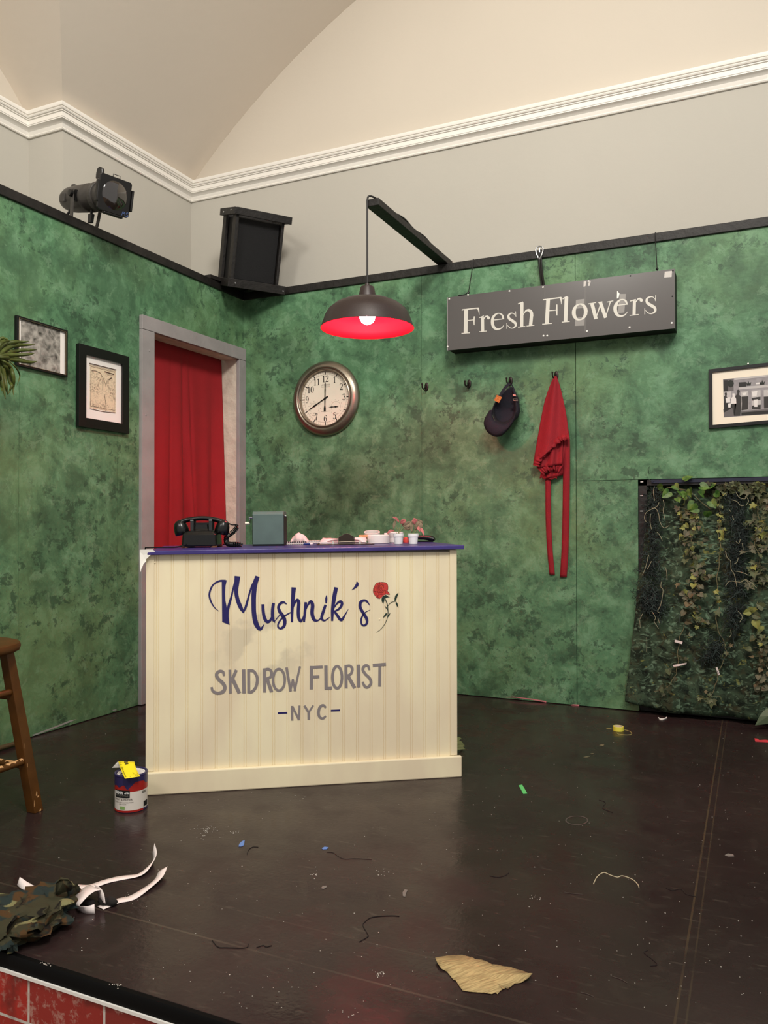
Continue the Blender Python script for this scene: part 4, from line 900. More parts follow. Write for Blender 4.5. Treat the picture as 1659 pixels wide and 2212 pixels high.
layers = [('mid', [[(648, 622), (880, 598), (885, 880), (655, 900)], [(650, 1290), (890, 1240), (890, 1450), (665, 1475)], [(1050, 1340), (1790, 1280), (1790, 1395), (1050, 1440)]]),
          ('deep', [[(655, 640), (760, 640), (760, 880), (655, 890)], [(665, 1130), (900, 1180), (890, 1240), (668, 1370)], [(1000, 690), (1160, 680), (1170, 780), (1000, 800)], [(1060, 1370), (1790, 1310), (1790, 1395), (1060, 1430)]]),
          ('light', [[(895, 600), (1790, 510), (1790, 540), (900, 640)], [(1050, 900), (1215, 880), (1220, 1310), (1060, 1320)], [(1285, 875), (1490, 860), (1500, 1290), (1295, 1310)], [(1560, 860), (1780, 840), (1780, 1270), (1570, 1290)], [(670, 900), (830, 888), (835, 1060), (680, 1060)], [(1000, 800), (1790, 730), (1790, 790), (1010, 850)]]),
          ('dark', [[(1060, 1010), (1215, 1000), (1210, 1300), (1060, 1320), (1070, 1160)], [(1290, 1040), (1490, 1010), (1490, 1080), (1295, 1100)], [(1300, 1210), (1495, 1190), (1495, 1290), (1300, 1300)], [(1565, 1010), (1780, 1000), (1780, 1270), (1570, 1280)], [(680, 925), (725, 915), (735, 960), (720, 1000), (760, 1050), (740, 1150), (670, 1150), (665, 1010), (690, 985)], [(960, 860), (1010, 850), (1025, 900), (1000, 960), (1050, 1010), (1060, 1130), (1035, 1440), (900, 1445), (905, 1190), (940, 1100), (920, 1000), (965, 950)], [(835, 1170), (945, 1170), (900, 1450), (892, 1440)]]),
          ('pale', [[(855, 940), (905, 935), (910, 1000), (940, 1060), (945, 1165), (825, 1170), (830, 1050), (860, 1010)], [(755, 1165), (825, 1160), (815, 1255), (765, 1255)], [(700, 1040), (800, 1020), (810, 1140), (720, 1150)], [(1380, 700), (1470, 690), (1470, 730), (1390, 735)], [(1300, 900), (1420, 880), (1400, 1000), (1310, 1010)], [(1080, 930), (1180, 915), (1150, 980), (1090, 980)], [(1340, 1080), (1430, 1070), (1420, 1240), (1350, 1240)]]),
          ('black', [[(745+0, 700), (760, 655), (810, 635), (870, 650), (892, 710), (870, 775), (815, 798), (765, 775)], [(1180, 760), (1165, 680), (1200, 720), (1215, 650), (1240, 715), (1280, 680), (1270, 755)], [(1480, 740), (1470, 670), (1510, 700), (1530, 630), (1550, 700), (1590, 660), (1575, 735)]])]
d = -.0109
for nm, polys in layers:
    m = MB()
    for q in polys: m.add([PH(x, y, d) for x, y in q], [tuple(range(len(q)))])
    m.build('photo_shapes', 'photo_'+nm, ph); d -= .0002
tag(MB().lathe([(0, -.008), (.004, -.007), (.004, -.001)], 8, tuple(PB(1616, 786, 0)), 'Y').build('nail', 'bright_screw', origin=PB(1616, 786, 0)), 'small bright nail head just above the storefront picture', 'nail')

# ---- red curtain filling the doorway
cu = MB(); rows = []
ztc, nz = 2.03, 30
for j in range(nz+1):
    t = j/nz; z = ztc*(1-t)+.02*t; yl = -.885; yr = -.0705
    row = []; e = min(1, t*1.5)
    for i in range(141):
        s = i/140; y = yl+(yr-yl)*s
        dx = .010*e*math.sin(s*2*PI*3.1+.6)+.006*e*math.sin(s*2*PI*6.3+1.0+t)
        fold = lambda c, w_, a: a*math.exp(-((s-c)/w_)**2)
        dx += fold(.52+.12*t, .016, -.045*e)+fold(.47+.05*t, .05+.02*t, .034*e)+fold(.40-.02*t, .012, -.012*e)
        dx += fold(.60+.13*t, .014, -.026*e)+fold(.565+.125*t, .02, .020*e)+fold(.80+.05*t, .05, .016*e)+fold(.87+.02*t, .012, -.020*e*t)+fold(.06, .02, -.012*e)
        dx += .062*t*s**14
        row.append((-.122+dx, y, z))
    rows.append(row)
cu.grid(rows)
tag(cu.build('curtain', mat('curtain_red', (150, 22, 30), .85, noise=(5, .05), bump=(350, .15)), smooth=True, solid=.0015, origin=(-.13, -.47, .02), angle=0), 'dark red cloth curtain hanging in the grey-framed doorway', 'curtain')
# ================================================================== things on the counter
FW = Vector((CF[0], CF[1], 0)).normalized(); RW = Vector((CR[0], CR[1], 0)).normalized()
def local(px, py, turn=0.0):
    """frame standing on the counter top at a pixel: x to the right, y away, z up; plus metres per pixel there"""
    p = Vector(PT(px, py)); r = Matrix.Rotation(math.radians(turn), 3, 'Z'); n = Vector(KTN).normalized(); a = r @ RW; a = (a-n*a.dot(n)).normalized(); b = n.cross(a)
    M = Matrix(((a.x, b.x, n.x, p.x), (a.y, b.y, n.y, p.y), (a.z, b.z, n.z, p.z+.0006), (0, 0, 0, 1)))
    return M, (p-Vector(CAM)).dot(Vector(CF))/FPX
# ---- rotary telephone, seen from behind
M, s = local(429, 1183.5, 3); X = lambda px: (px-429)*s; Z = lambda py: (1183.5-py)*s
tel = thing('telephone', 'black old-fashioned telephone with a coiled cord at the left end of the counter', 'telephone', M.translation)
mat('bakelite', (13, 13, 13), .26, 0, .4)
def rr(w, d, z, y0, r): 
    out = []
    for cx_, cy_, a0 in ((w-r, d-r, 0), (-w+r, d-r, 90), (-w+r, -d+r, 180), (w-r, -d+r, 270)):
        for k in range(5): a = math.radians(a0+k*22.5); out.append((cx_+r*math.cos(a), cy_+y0+r*math.sin(a), z))
    return out
D0 = .085
MB(M).loft([rr(.066, .080, .005, D0, .012), rr(.068, .082, .010, D0, .012), rr(.0655, .079, .050, D0, .013), rr(.062, .075, .0555, D0, .014), rr(.050, .058, .0655, D0, .016), rr(.042, .048, .067, D0, .016)]).build('base', 'bakelite', tel, smooth=True, angle=25)
for x in (-.056, .056):
    for y in (.018, .15): MB(M).lathe([(.014, 0), (.014, .006)], 12, (x, y, 0)).build('foot', mat('cork', (112, 72, 48), .9), tel)
b = MB(M)
b.loft([rr(.040, .034, .0655, D0, .01), rr(.030, .026, .074, D0, .01), rr(.028, .024, .090, D0, .01)]); b.box((-.030, D0-.010, .088), (.030, D0+.010, .098)); b.build('cradle', 'bakelite', tel, smooth=True, angle=30)
mat('chrome', (225, 222, 218), .15, 1.0)
for x in (-.0355, .0375):
    for y in (D0-.030, D0+.022):
        pg = MB(M).box((x-.0065, y, .060), (x+.0065, y+.008, .109)).build('cradle_prong', mat('prong_black', (40, 42, 44), .4), tel, bevel=.001)
        if y < D0: MB(M).box((x-.006, y-.0015, .106), (x+.006, y+.009, .1095)).build('chrome_tip', 'chrome', pg)
hs = MB(M)
arc = smoothpts([(-.098, D0, .088), (-.075, D0, .104), (-.045, D0, .112), (0, D0, .116), (.045, D0, .111), (.075, D0, .102), (.094, D0, .088)], 5)
rings = []
for i, p in enumerate(arc):
    t = arc[min(i+1, len(arc)-1)]-arc[max(i-1, 0)]; t = t/np.linalg.norm(t); nz_ = np.array((-t[2], 0, t[0])); ny_ = np.array((0, 1, 0)); e = abs(i/(len(arc)-1)-.5)*2
    rings.append([tuple(p+nz_*(.009+.005*e**3)*math.cos(a)+ny_*(.013+.004*e**2)*math.sin(a)) for a in [2*PI*k/16 for k in range(16)]])
hs.loft(rings); hnd = hs.build('handset', 'bakelite', tel, smooth=True, angle=60)
for x, tx, nm in ((-.087, -14, 'earpiece'), (.084, 14, 'mouthpiece')):
    T = M @ Matrix.Translation((x, D0, .088)) @ Matrix.Rotation(math.radians(tx), 4, 'Y')
    MB(T).lathe([(0, .022), (.012, .019), (.022, .010), (.027, -.006), (.029, -.020), (.0285, -.036), (.025, -.039), (0, -.039)], 28, (0, 0, 0)).build(nm, 'bakelite', hnd, smooth=True, angle=50)
def helix(path, r, turns, n=10):
    q = smoothpts(path, 14); L = [0]
    for a, b_ in zip(q, q[1:]): L.append(L[-1]+np.linalg.norm(b_-a))
    N_ = int(turns*n); out = []
    for k in range(N_+1):
        d = L[-1]*k/N_; i = min(len(q)-2, max(0, int(np.searchsorted(L, d))-1)); f = (d-L[i])/max(1e-9, L[i+1]-L[i]); p = Vector(q[i]*(1-f)+q[i+1]*f)
        t = Vector(q[i+1]-q[i]).normalized(); n1 = t.orthogonal().normalized() if abs(t.z) > .95 else Vector((0, 0, 1)).cross(t).normalized(); n2 = t.cross(n1); a = 2*PI*k/n
        out.append(p+(n1*math.cos(a)+n2*math.sin(a))*r)
    return out
P_ = lambda px, py, y=D0: (X(px), y, max(Z(py), .008))
q = helix([P_(506, 1139), P_(500, 1148), P_(490, 1156), P_(482, 1163), (X(484), .07, .016), (X(493), .045, .0105), (X(506), .025, .0105), (X(519), .02, .0105)], .0082, 26)
cd_ = MB(M); cd_.tube(smoothpts([P_(486, 1131), P_(494, 1135), P_(503, 1135), P_(508, 1137)]+[tuple(q[0])], 4)+q[1:], .0026, 6); cd_.tube(smoothpts([(X(474), .09, .01), (X(482), .10, .01), tuple(q[-1]+Vector((-.0, .03, 0)))], 4), .0022, 6); cd_.build('coiled_cord', mat('cord_rubber', (12, 12, 12), .3), tel, smooth=True)
e = M.inverted() @ Vector(PT(320, 1185)); 
cd_ = MB(M); cd_.tube(smoothpts([(X(404), .012, .016), (X(398), -.004, .010), (X(380), -.002, .0035), (e.x*.55+X(404)*.45, e.y*.5, .0032), (e.x, e.y, .0032), (e.x-.012, e.y+.004, -.002), (e.x-.015, e.y+.005, -.05)], 5), .0028, 8); cd_.build('line_cord', 'cord_rubber', tel, smooth=True)
# ---- grey-green metal box with a crank
M, s = local(579.5, 1179.5, 2); X = lambda px: (px-579.5)*s; Z = lambda py: (1179.5-py)*s
bx = thing('metal_box', 'grey-green metal box with a small white-knobbed crank, right of the telephone', 'box', M.translation)
w = (613-546)/2*s; h = Z(1105)
mat('box_green', (86, 104, 100), .45, 0, .45, noise=(20, .06))
b = MB(M); pr = [(-w, 0, .006), (-w, 0, h-.012), (-w, .010, h), (-w, .13, h), (-w, .14, h-.01), (-w, .14, .006)]; b.prism(pr, (2*w, 0, 0)); b.build('body', 'box_green', bx, bevel=.0015)
b = MB(M); b.box((-w-.001, .003, 0), (w+.001, .142, .006)); b.build('base_plate', 'black', bx)
b = MB(M); b.box((-w-.0014, .001, .008), (-w-.0002, .139, h-.014)); b.box((w+.0002, .001, .008), (w+.0014, .139, h-.014)); b.build('side_panel', 'black', bx)
b = MB(M); b.tube([(-w, .04, Z(1118)), (X(536), .04, Z(1117.5))], .004, 8); b.tube([(X(538), .04, Z(1117)), (X(537), .04, Z(1130))], .0022, 8); b.build('crank', 'chrome', bx)
b = MB(M); b.lathe([(0, X(527)), (.006, X(527)+.001), (.0062, X(535)), (.003, X(537)), (0, X(538))], 14, (0, .04, Z(1130.5)), 'X'); b.build('crank_knob', mat('ivory', (236, 232, 214), .3), bx, smooth=True)
b = MB(M); b.lathe([(0, w+.010), (.005, w+.008), (.005, w)], 12, (0, .04, Z(1115)), 'X'); b.build('side_knob', 'chrome', bx, smooth=True)
# ---- spiral notebooks, crumpled paper, pen
mat('paper', (236, 226, 220), .8); mat('pad_cover', (46, 40, 52), .6)
def notebook(px, py, wid, dep, hgt, z0, turn, label, cover):
    M, s = local(px, py, turn); M = M @ Matrix.Translation((0, 0, z0)); t = thing('spiral_notebook', label, 'notebook', M.translation, 'spiral notebooks on the counter')
    MB(M).box((-wid/2, .004, 0), (wid/2, dep, .0015)).build('back_cover', 'pad_cover', t); MB(M).box((-wid/2, .006, .0016), (wid/2, dep-.003, hgt-.0016)).build('pages', 'paper', t); MB(M).box((-wid/2, .004, hgt-.0015), (wid/2, dep, hgt)).build('front_cover', cover, t)
    b = MB(M); n = int(wid/.0075)
    for i in range(n):
        x = -wid/2+.005+i*(wid-.01)/(n-1); b.tube([(x, .004+.0055*math.cos(a), hgt/2+(hgt/2+.0022)*math.sin(a)) for a in [2*PI*k/10 for k in range(11)]], .0011, 5, cap=False)
    b.build('spiral_binding', 'paper', t)
notebook(637, 1177, .088, .11, .0105, 0, 3, 'closed spiral notebook lying nearest to the grey-green metal box', 'pad_cover')
notebook(667, 1174.5, .10, .10, .011, .0003, -2, 'spiral notebook lying between the pen and the clipboard', mat('pad_pale', (220, 206, 200), .8))
M, s = local(646, 1176.6, 0)
rows = []
random.seed(3)
for j in range(9):
    t = j/8; row = []
    for i in range(25):
        u_ = i/24*2-1; prof_ = max(0, 1-abs(u_+.08)**2.6)*(.034-.003*math.sin(u_*7))+.001
        if u_ > .35: prof_ *= 1-.9*(u_-.35)
        row.append((u_*.040, .02+.075*t+.004*math.sin(u_*7+t*5), .0118+prof_*max(0, math.sin(PI*t))**.7+random.uniform(-.001, .001)))
    rows.append(row)
tag(MB(M).grid(rows).build('crumpled_paper', mat('pinkish_paper', (234, 206, 206), .8), smooth=True, solid=.0006, origin=M.translation+Vector((0, 0, .012))), 'crumpled sheet of paper heaped on the notebook beside the metal box', 'paper')
M, s = local(666, 1177.8, 4); pe = thing('pen', 'blue pen with a pale end lying in front of the notebooks', 'pen', M.translation)
MB(M).tube([(-.020, .004, .0045), (.008, .003, .0045)], .0042, 10).build('barrel', mat('pen_blue', (30, 44, 110), .3), pe, smooth=True); MB(M).tube([(.008, .003, .0045), (.016, .0025, .0045), (.019, .002, .0045)], [.0044, .0044, .002], 10).build('cap', mat('pen_cap', (240, 214, 214), .4), pe, smooth=True)
# ---- clipboard with a stack of papers
M, s = local(748, 1177.3, 1); X = lambda px: (px-748)*s; Z = lambda py: (1177.3-py)*s
cb2 = thing('clipboard', 'brown clipboard with a big bronze clip holding loose white papers', 'clipboard', M.translation)
MB(M).prism([(X(690), 0, 0), (X(804), 0, 0), (X(809), .010, 0), (X(792), .07, 0), (X(786), .30, 0), (X(683), .30, 0), (X(683), .012, 0)], (0, 0, .0034)).build('board', mat('board_brown', (52, 30, 26), .4), cb2, bevel=.001)
b = MB(M)
for k, (dx, dy, a) in enumerate(((0, .012, .02), (.004, .02, -.03), (-.003, .03, .05), (.002, .016, -.01))):
    z_ = .0042+.0018*k; b.grid([[(X(690+i*14.2)+dx, .01+dy+j*.05, z_+.005*(1+math.sin(i*.8+k))*(j/5)+.0012*math.sin(j*1.3+k)+.0012*j) for i in range(8)] for j in range(6)])
b.build('papers', mat('pink_white_paper', (240, 226, 228), .8), cb2, smooth=True, solid=.0004)
b = MB(M); b.add([(X(706+76*.5+38*math.cos(a)), .02+.03*math.sin(a)*.6, .0125+.010*max(0, math.sin(a))) for a in [PI*k/14 for k in range(15)]], [tuple(range(15))]); b.build('grey_sheet', mat('grey_sheet', (92, 86, 90), .7), cb2, solid=.0005)
mat('clip_bronze', (70, 60, 52), .35, .75)
b = MB(M); q = [(732, 1172), (732, 1160), (738, 1157), (743, 1154), (749, 1152.5), (755, 1154), (760, 1157), (764.5, 1160), (765, 1172)]
b.loft([[(X(x), y0, Z(y)) for x, y in q] for y0 in (.001, .004)]); b.build('clip_plate', 'clip_bronze', cb2, bevel=.001)
b = MB(M); b.tube([(X(731), -.001, Z(1171.5)), (X(766), -.001, Z(1171.5))], .003, 10); b.tube([(X(736), -.003, Z(1171)), (X(761), -.003, Z(1171))], .002, 8)
for x in (731.5, 765.5): b.tube([(X(x), 0, Z(1160)), (X(x), 0, Z(1175))], .0014, 6)
b.box((X(733), -.003, .003), (X(764), .02, .006)); b.build('clip_hinge', mat('clip_metal', (120, 110, 98), .3, .85), cb2, smooth=True)
for x in (719.5, 777.5): MB(M).prism([(X(x-2.2), .001, .0036), (X(x+2.2), .001, .0036), (X(x+1.5), .003, Z(1168.5)), (X(x), .0035, Z(1167.5)), (X(x-1.5), .003, Z(1168.5))], (0, .0012, 0)).build('corner_tab', mat('tab_metal', (190, 186, 180), .35, .8), cb2)
M, s = local(781, 1172.5, 0); b = MB(M); b.grid([[(x*s, y, z) for x, z in ((-13, .010), (-6, .020), (-2, .026), (2, .024), (9, .012), (14, .010), (16, .016))] for y in (.012, .02, .034)]); tag(b.build('paper_scrap', 'white_paper', origin=M.translation+Vector((0, 0, .012)), solid=.0005), 'peaked scrap of white paper on the right edge of the clipboard', 'paper')
# ---- rolls, pots, stapler
mat('roll_white', (238, 226, 222), .55); mat('roll_tan', (206, 150, 104), .7, noise=(60, .12))
def drum(px, py, wpx, ztop, nm, label, m, cat, taper=1.0, hole=.0, group=None, back=0.0):
    M, s = local(px, py, 0); r = wpx*s/2; h = (py-ztop)*s; t = thing(nm, label, cat, M @ Vector((0, r+back, 0)), group); o = (0, r+back, 0)
    pr = [(r*taper-.002, 0), (r*taper, .002), (r, h-.002), (r-.002, h)]
    if hole: pr += [(r*hole, h), (r*hole, .002)]
    MB(M).lathe(pr, 40, o).build('wall' if hole else 'body', m, t, smooth=True, angle=40); return t, M, s, r, h
drum(817.5, 1175, 48, 1156, 'white_tub', 'wide low white tub standing between the clipboard and the small pots', 'roll_white', 'tub', 1.0, .93)
drum(856, 1173.5, 32, 1150, 'white_cup', 'tall plain white cup partly hidden behind the left small pot', 'roll_white', 'cup', .85, .92, None, .03)
M, s = local(803, 1172, 0); t = thing('white_ring_roll', 'white hollow roll leaning up behind the wide white tub', 'roll', M @ Vector((0, .12, 0)))
T = M @ Matrix.Translation((0, .12, .036)) @ Matrix.Rotation(math.radians(13), 4, 'X')
MB(T).lathe([(.036, -.028), (.037, .010), (.0335, .010), (.0325, -.028)], 40, closed=True).build('ring', 'roll_white', t, smooth=True, angle=40)
M, s = local(783, 1172, 0); b = MB(M); b.lathe([(0, -.019), (.0075, -.018), (.0088, -.015), (.0088, .030), (0, .030)], 20, (0, .055, .024), 'X'); tag(b.build('wooden_roll', 'roll_tan', smooth=True, origin=M @ Vector((0, .055, .016))), 'stubby tan wooden roll poking out left of the white tub', 'roll')
M, s = local(833, 1172, 0); tag(MB(M).box((-.006, .10, 0), (.010, .13, .0405)).build('white_block', 'roll_white', bevel=.001, origin=M @ Vector((0, .115, 0))), 'small white block just behind the wide white tub', 'block')
mat('pot_white', (240, 238, 236), .35); mat('soil', (62, 48, 38), .95)
mat('leaf_pink', (190, 108, 104), .6, noise=(90, .2)); mat('leaf_dusty', (134, 116, 92), .65, noise=(70, .25)); mat('stem_pale', (132, 138, 88), .6)
def pot(px, label):
    M, s = local(px, 1176, 0); r = 11.8*s; h = (1176-1153)*s; t = thing('flower_pot', label, 'flower pot', M @ Vector((0, r, 0)), 'two small white flower pots'); o = (0, r, 0)
    MB(M).lathe([(r*.76-.001, 0), (r*.76, .001), (r*.90, h*.70), (r, h*.71), (r, h-.001), (r-.001, h), (r*.88, h), (r*.84, h*.72)], 32, o).build('pot', 'pot_white', t, smooth=True, angle=35)
    MB(M).lathe([(0, h*.86), (r*.86, h*.84)], 20, o).build('soil', 'soil', t)
    return M, s, t, (0, r, 0)
def leaf(M, base, tip, wdt, bend=(0, 0, 0), n=8, curl=.25):
    a, b_ = Vector(base), Vector(tip); d = b_-a; sd = d.cross(Vector((.15, -1, .2))).normalized(); up_ = sd.cross(d).normalized(); bend = Vector(bend); rows = []
    for i in range(n+1):
        t = i/n; p = a+d*t+bend*4*t*(1-t); w_ = wdt*math.sin(PI*min(1, t*.92+.04))**.8*(1-.15*t)
        rows.append([p-sd*w_/2+up_*w_*curl, p, p+sd*w_/2+up_*w_*curl])
    return rows
def plant(px, label, plabel, stems, leaves):
    M, s, t, o = pot(px, label); f = lambda x, y, dy=0: ((x-px)*s, o[1]+dy, (1176-y)*s)
    pl = thing('potted_plant', plabel, 'plant', M @ Vector((o[0], o[1], .020)), 'small plants in the white pots')
    b = MB(M)
    for pts in stems: b.tube(smoothpts([f(*p) for p in pts], 4), .0011, 6)
    b.build('stem', 'stem_pale', pl, smooth=True)
    for (x0, y0, x1, y1, w_, dy, m_, bx_, bz) in leaves:
        MB(M).grid(leaf(M, f(x0, y0), f(x1, y1, dy), w_, (bx_*s, 0, bz*s))).build('leaf', m_, pl, smooth=True, solid=.0006)
plant(861.2, 'small white pot standing left of its twin, with a sparse pink-leaved sprig', 'sparse pink-leaved sprig growing in the left small white pot',
      [[(860, 1156), (861, 1147), (856, 1137)], [(861, 1156), (863, 1146), (866, 1134), (863, 1128)], [(861, 1156), (868, 1144), (876, 1139), (884, 1133)], [(860, 1155), (854, 1148), (848, 1147)]],
      [(863, 1129, 849, 1117.5, .011, -.01, 'leaf_pink', 1, 2), (866, 1131, 878, 1124, .020, -.012, 'leaf_pink', 0, 1), (855, 1124, 851, 1144, .012, -.004, 'leaf_dusty', -1, 0), (852, 1147, 836, 1154, .012, -.01, 'leaf_pink', -1, 3), (869, 1137, 882, 1132, .018, .01, 'leaf_dusty', 0, 1), (872, 1142, 890, 1136, .026, .015, 'leaf_dusty', 0, -2)])
plant(893.2, 'small white pot standing right of its twin, with a drooping dusty plant', 'drooping dusty pink plant growing in the right small white pot',
      [[(893, 1156), (893, 1146), (892, 1136), (893, 1128)], [(894, 1156), (896, 1146), (899, 1135), (901, 1126)], [(895, 1156), (899, 1147), (904, 1142), (911, 1148)], [(892, 1156), (888, 1145), (884, 1135)]],
      [(899, 1133, 895, 1119.5, .024, -.008, 'leaf_pink', -1, 1), (897, 1144, 909, 1129, .034, .004, 'leaf_dusty', 4, 3), (901, 1122, 906, 1140, .030, .012, 'leaf_dusty', 3, 1), (892, 1124, 890, 1150, .016, -.004, 'leaf_dusty', -1, 0), (889, 1128, 872, 1138, .026, .004, 'leaf_dusty', 0, -1), (886, 1132, 876, 1141, .026, .012, 'leaf_dusty', 0, 2), (904, 1138, 916, 1158, .012, -.014, 'leaf_pink', 2, 2), (897, 1128, 898, 1146, .014, .0, 'leaf_dusty', 1, 0), (901, 1140, 908, 1149, .014, -.01, 'leaf_pink', 1, 1)])
M, s = local(877, 1172.5, 0); b = MB(M); b.lathe([(.0125, 0), (.0125, .012), (.010, .020), (.004, .022)], 20, (0, .03, 0)); tag(b.build('red_spool', mat('spool_red', (206, 70, 62), .5), smooth=True, angle=35, origin=M @ Vector((0, .03, 0))), 'small red spool showing between the two white pots', 'spool')
M, s = local(912, 1171.5, -20); stp = thing('stapler', 'black stapler lying behind the right pot at the far right of the counter', 'stapler', M.translation)
b = MB(M); b.loft([[(x, .03+.013*math.cos(a), z+h_*math.sin(a)) for a in [2*PI*k/14 for k in range(14)]] for x, z, h_ in ((-.075, .020, .006), (-.06, .021, .009), (0, .020, .0105), (.022, .018, .012), (.036, .015, .013), (.046, .013, .010), (.050, .012, .003))]); b.build('arm', 'bakelite', stp, smooth=True, angle=50)
MB(M).box((-.07, .020, 0), (.04, .040, .006)).build('base', 'black', stp, bevel=.002)
# ================================================================== stool, paint can and the litter on the deck
# ---- wooden stool at the left edge
foot = np.array(PF(80, 1752)); dpt = (foot-CAM)@CF; mpp = dpt/FPX
vr = Vector((foot[0]-CAM[0], foot[1]-CAM[1], 0)).normalized(); SW = vr.cross(Vector((0, 0, 1)))
SC = Vector(foot)-SW*(.218); SC.z = 0
mat('stool_wood', (80, 48, 15), .4, 0, .3, noise=(16, .15)); mat('bare_wood', (206, 158, 108), .7)
stl = thing('wooden_stool', 'brown wooden stool with worn rungs standing at the left edge of the stage', 'stool', SC)
zseat = .578
MB().lathe([(0, zseat-.034), (.150, zseat-.034), (.163, zseat-.028), (.167, zseat-.016), (.163, zseat-.004), (.150, zseat), (.06, zseat-.003), (0, zseat-.004)], 48, SC).build('seat', 'stool_wood', stl, smooth=True, angle=50)
ang0 = math.atan2(SW.y, SW.x); tops = []; feet = []
RF = .212
for k in range(4):
    a = ang0+k*PI/2; dr = Vector((math.cos(a), math.sin(a), 0)); q1 = Vector((math.cos(a+PI/4), math.sin(a+PI/4), 0)); q2 = Vector((math.cos(a-PI/4), math.sin(a-PI/4), 0))
    T = SC+dr*.122+Vector((0, 0, zseat-.032)); B_ = SC+dr*RF; tops.append(T); feet.append(B_)
    MB().loft([[p+q1*i*w_+q2*j*w_ for i, j in ((-1, -1), (1, -1), (1, 1), (-1, 1))] for p, w_ in ((B_, .0185), (B_*.5+T*.5, .0185), (T, .0165))]).build('leg', 'stool_wood', stl, bevel=.002)
for k in range(4):
    j = (k+1) % 4
    for hgt, rad in (((.155, .40)[0], .011), (.39, .011)):
        f0 = hgt/(zseat-.032); hh = hgt + (.02 if k % 2 else 0)
        a = feet[k]*(1-f0)+tops[k]*f0; b_ = feet[j]*(1-f0)+tops[j]*f0; a = a.copy(); b_ = b_.copy(); a.z = b_.z = hh
        r_ = MB().tube([a, b_], rad, 12).build('rung', 'stool_wood', stl, smooth=True)
        if hgt < .2 and k in (3, 0):
            m = MB(); d = (b_-a); n_ = 0
            for t0, t1 in ((.06, .13), (.16, .34), (.40, .78)) if k == 0 else ((.87, .94), (.66, .84), (.22, .60)):
                rows = []
                for i in range(7):
                    t = t0+(t1-t0)*i/6; p = a+d*t; w_ = .85+.3*math.sin(i*2.1+t0*9); sd = d.normalized().cross(Vector((0, 0, 1)))
                    rows.append([p+(sd*math.sin(q)+Vector((0, 0, 1))*math.cos(q))*(rad+.0004) for q in [(-w_+2*w_*u_/4)*.9 for u_ in range(5)]])
                m.grid(rows)
            m.build('worn_patch', 'bare_wood', r_)
m = MB()
fr_ = feet[0]; tp_ = tops[0]
q1 = Vector((math.cos(ang0-PI/4), math.sin(ang0-PI/4), 0)); q2 = Vector((math.cos(ang0+PI/4), math.sin(ang0+PI/4), 0))
for f0, u_, w_, h_ in ((.010, .3, .008, .008), (.115, .1, .005, .016), (.095, .35, .007, .006), (.06, -.92, .002, .025), (.30, -.93, .002, .014), (.42, -.93, .0015, .02)):
    p = fr_*(1-f0)+tp_*f0; p = p+q1*.0189-q2*0; p = p+q2*(u_*.016); m.prism([p+q2*i*w_/2+Vector((0, 0, j*h_/2)) for i, j in ((-1, -.8), (.7, -1), (1, .6), (-.3, 1))], q1*.0006)
m.build('worn_patch', 'bare_wood', stl)
# ---- paint can
base = np.array(PF(272.5, 1757)); dpt = (base-CAM)@CF; mpp = dpt/FPX; RC = 34.3*mpp
CC = Vector(base)+FW*RC; CC.z = 0.0005; HC = .124
pc = thing('paint_can', 'quart paint can with purple drips and a red and white label beside the counter', 'paint can', CC)
mat('can_metal', (70, 66, 78), .35, .6); mat('can_red', (160, 34, 28), .35); mat('can_label', (214, 206, 196), .4); mat('can_purple', (46, 40, 82), .3)
MB().lathe([(0, .001), (RC-.004, .001), (RC, .0), (RC+.0012, .003), (RC, .006), (RC, HC-.010), (RC+.002, HC-.006), (RC+.0025, HC-.003), (RC+.001, HC), (RC-.003, HC), (RC-.006, HC-.004), (RC-.007, HC-.008), (0, HC-.008)], 56, CC).build('can_body', 'can_purple', pc, smooth=True, angle=50)
a0 = math.atan2(-FW.y, -FW.x)                       # direction that faces the photographer
def wrapc(dr, z, dth): a = a0+dth; return (CC.x+(RC+dr)*math.cos(a), CC.y+(RC+dr)*math.sin(a), CC.z+z)
def band(z0, z1, dr, m_, nm, t0=-PI, t1=PI, n=64): 
    return MB().grid([[wrapc(dr, z, t0+(t1-t0)*i/n) for i in range(n+1)] for z in (z0, z1)]).build(nm, m_, pc, smooth=True, angle=0)
LT = -1.22
band(.008, .112, .0004, 'can_label', 'label', LT, 3.2); band(.070, .108, .0007, 'can_red', 'red_band', LT, 3.2); band(.002, .0085, .0014, 'can_red', 'bottom_band', -1.7, 1.1)
band(.050, .0755, .0010, 'black', 'badge', -.86, .22, 20); band(.012, .022, .0010, mat('badge_green', (128, 162, 92), .5), 'green_badge', -.42, -.08, 8)
band(.058, .066, .0010, mat('label_grey', (120, 116, 108), .5), 'side_mark', 1.0, 1.35, 6); band(.012, .03, .0010, 'black', 'side_mark', 1.15, 1.6, 8)
rows = [[], []]; rows2 = [[], []]
for i in range(65):
    th = -PI+2*PI*i/64; dr_ = .096-.010*max(0, math.sin(th*5+.5))-.012*math.exp(-((th+.5)/.25)**2)-.012*math.exp(-((th-.05)/.14)**2)+.006*math.exp(-((th-.8)/.5)**2)
    rows[0].append(wrapc(.0012, dr_, th)); rows[1].append(wrapc(.0012, HC-.006, th))
MB().grid(rows).build('paint_drips', 'can_purple', pc, smooth=True, angle=0)
def wtext(body, size, th, z, m_, nm, bold=0.0, flat=1.0, aspect=1.0):
    m = MB(); text_into(m, body, size, None, 'CENTER', wrap=lambda v: Vector(wrapc(.0015, z+v.y, th+v.x*aspect/RC)), bold=bold); m.build(nm, m_, pc)
mat('label_ink', (90, 82, 78), .6)
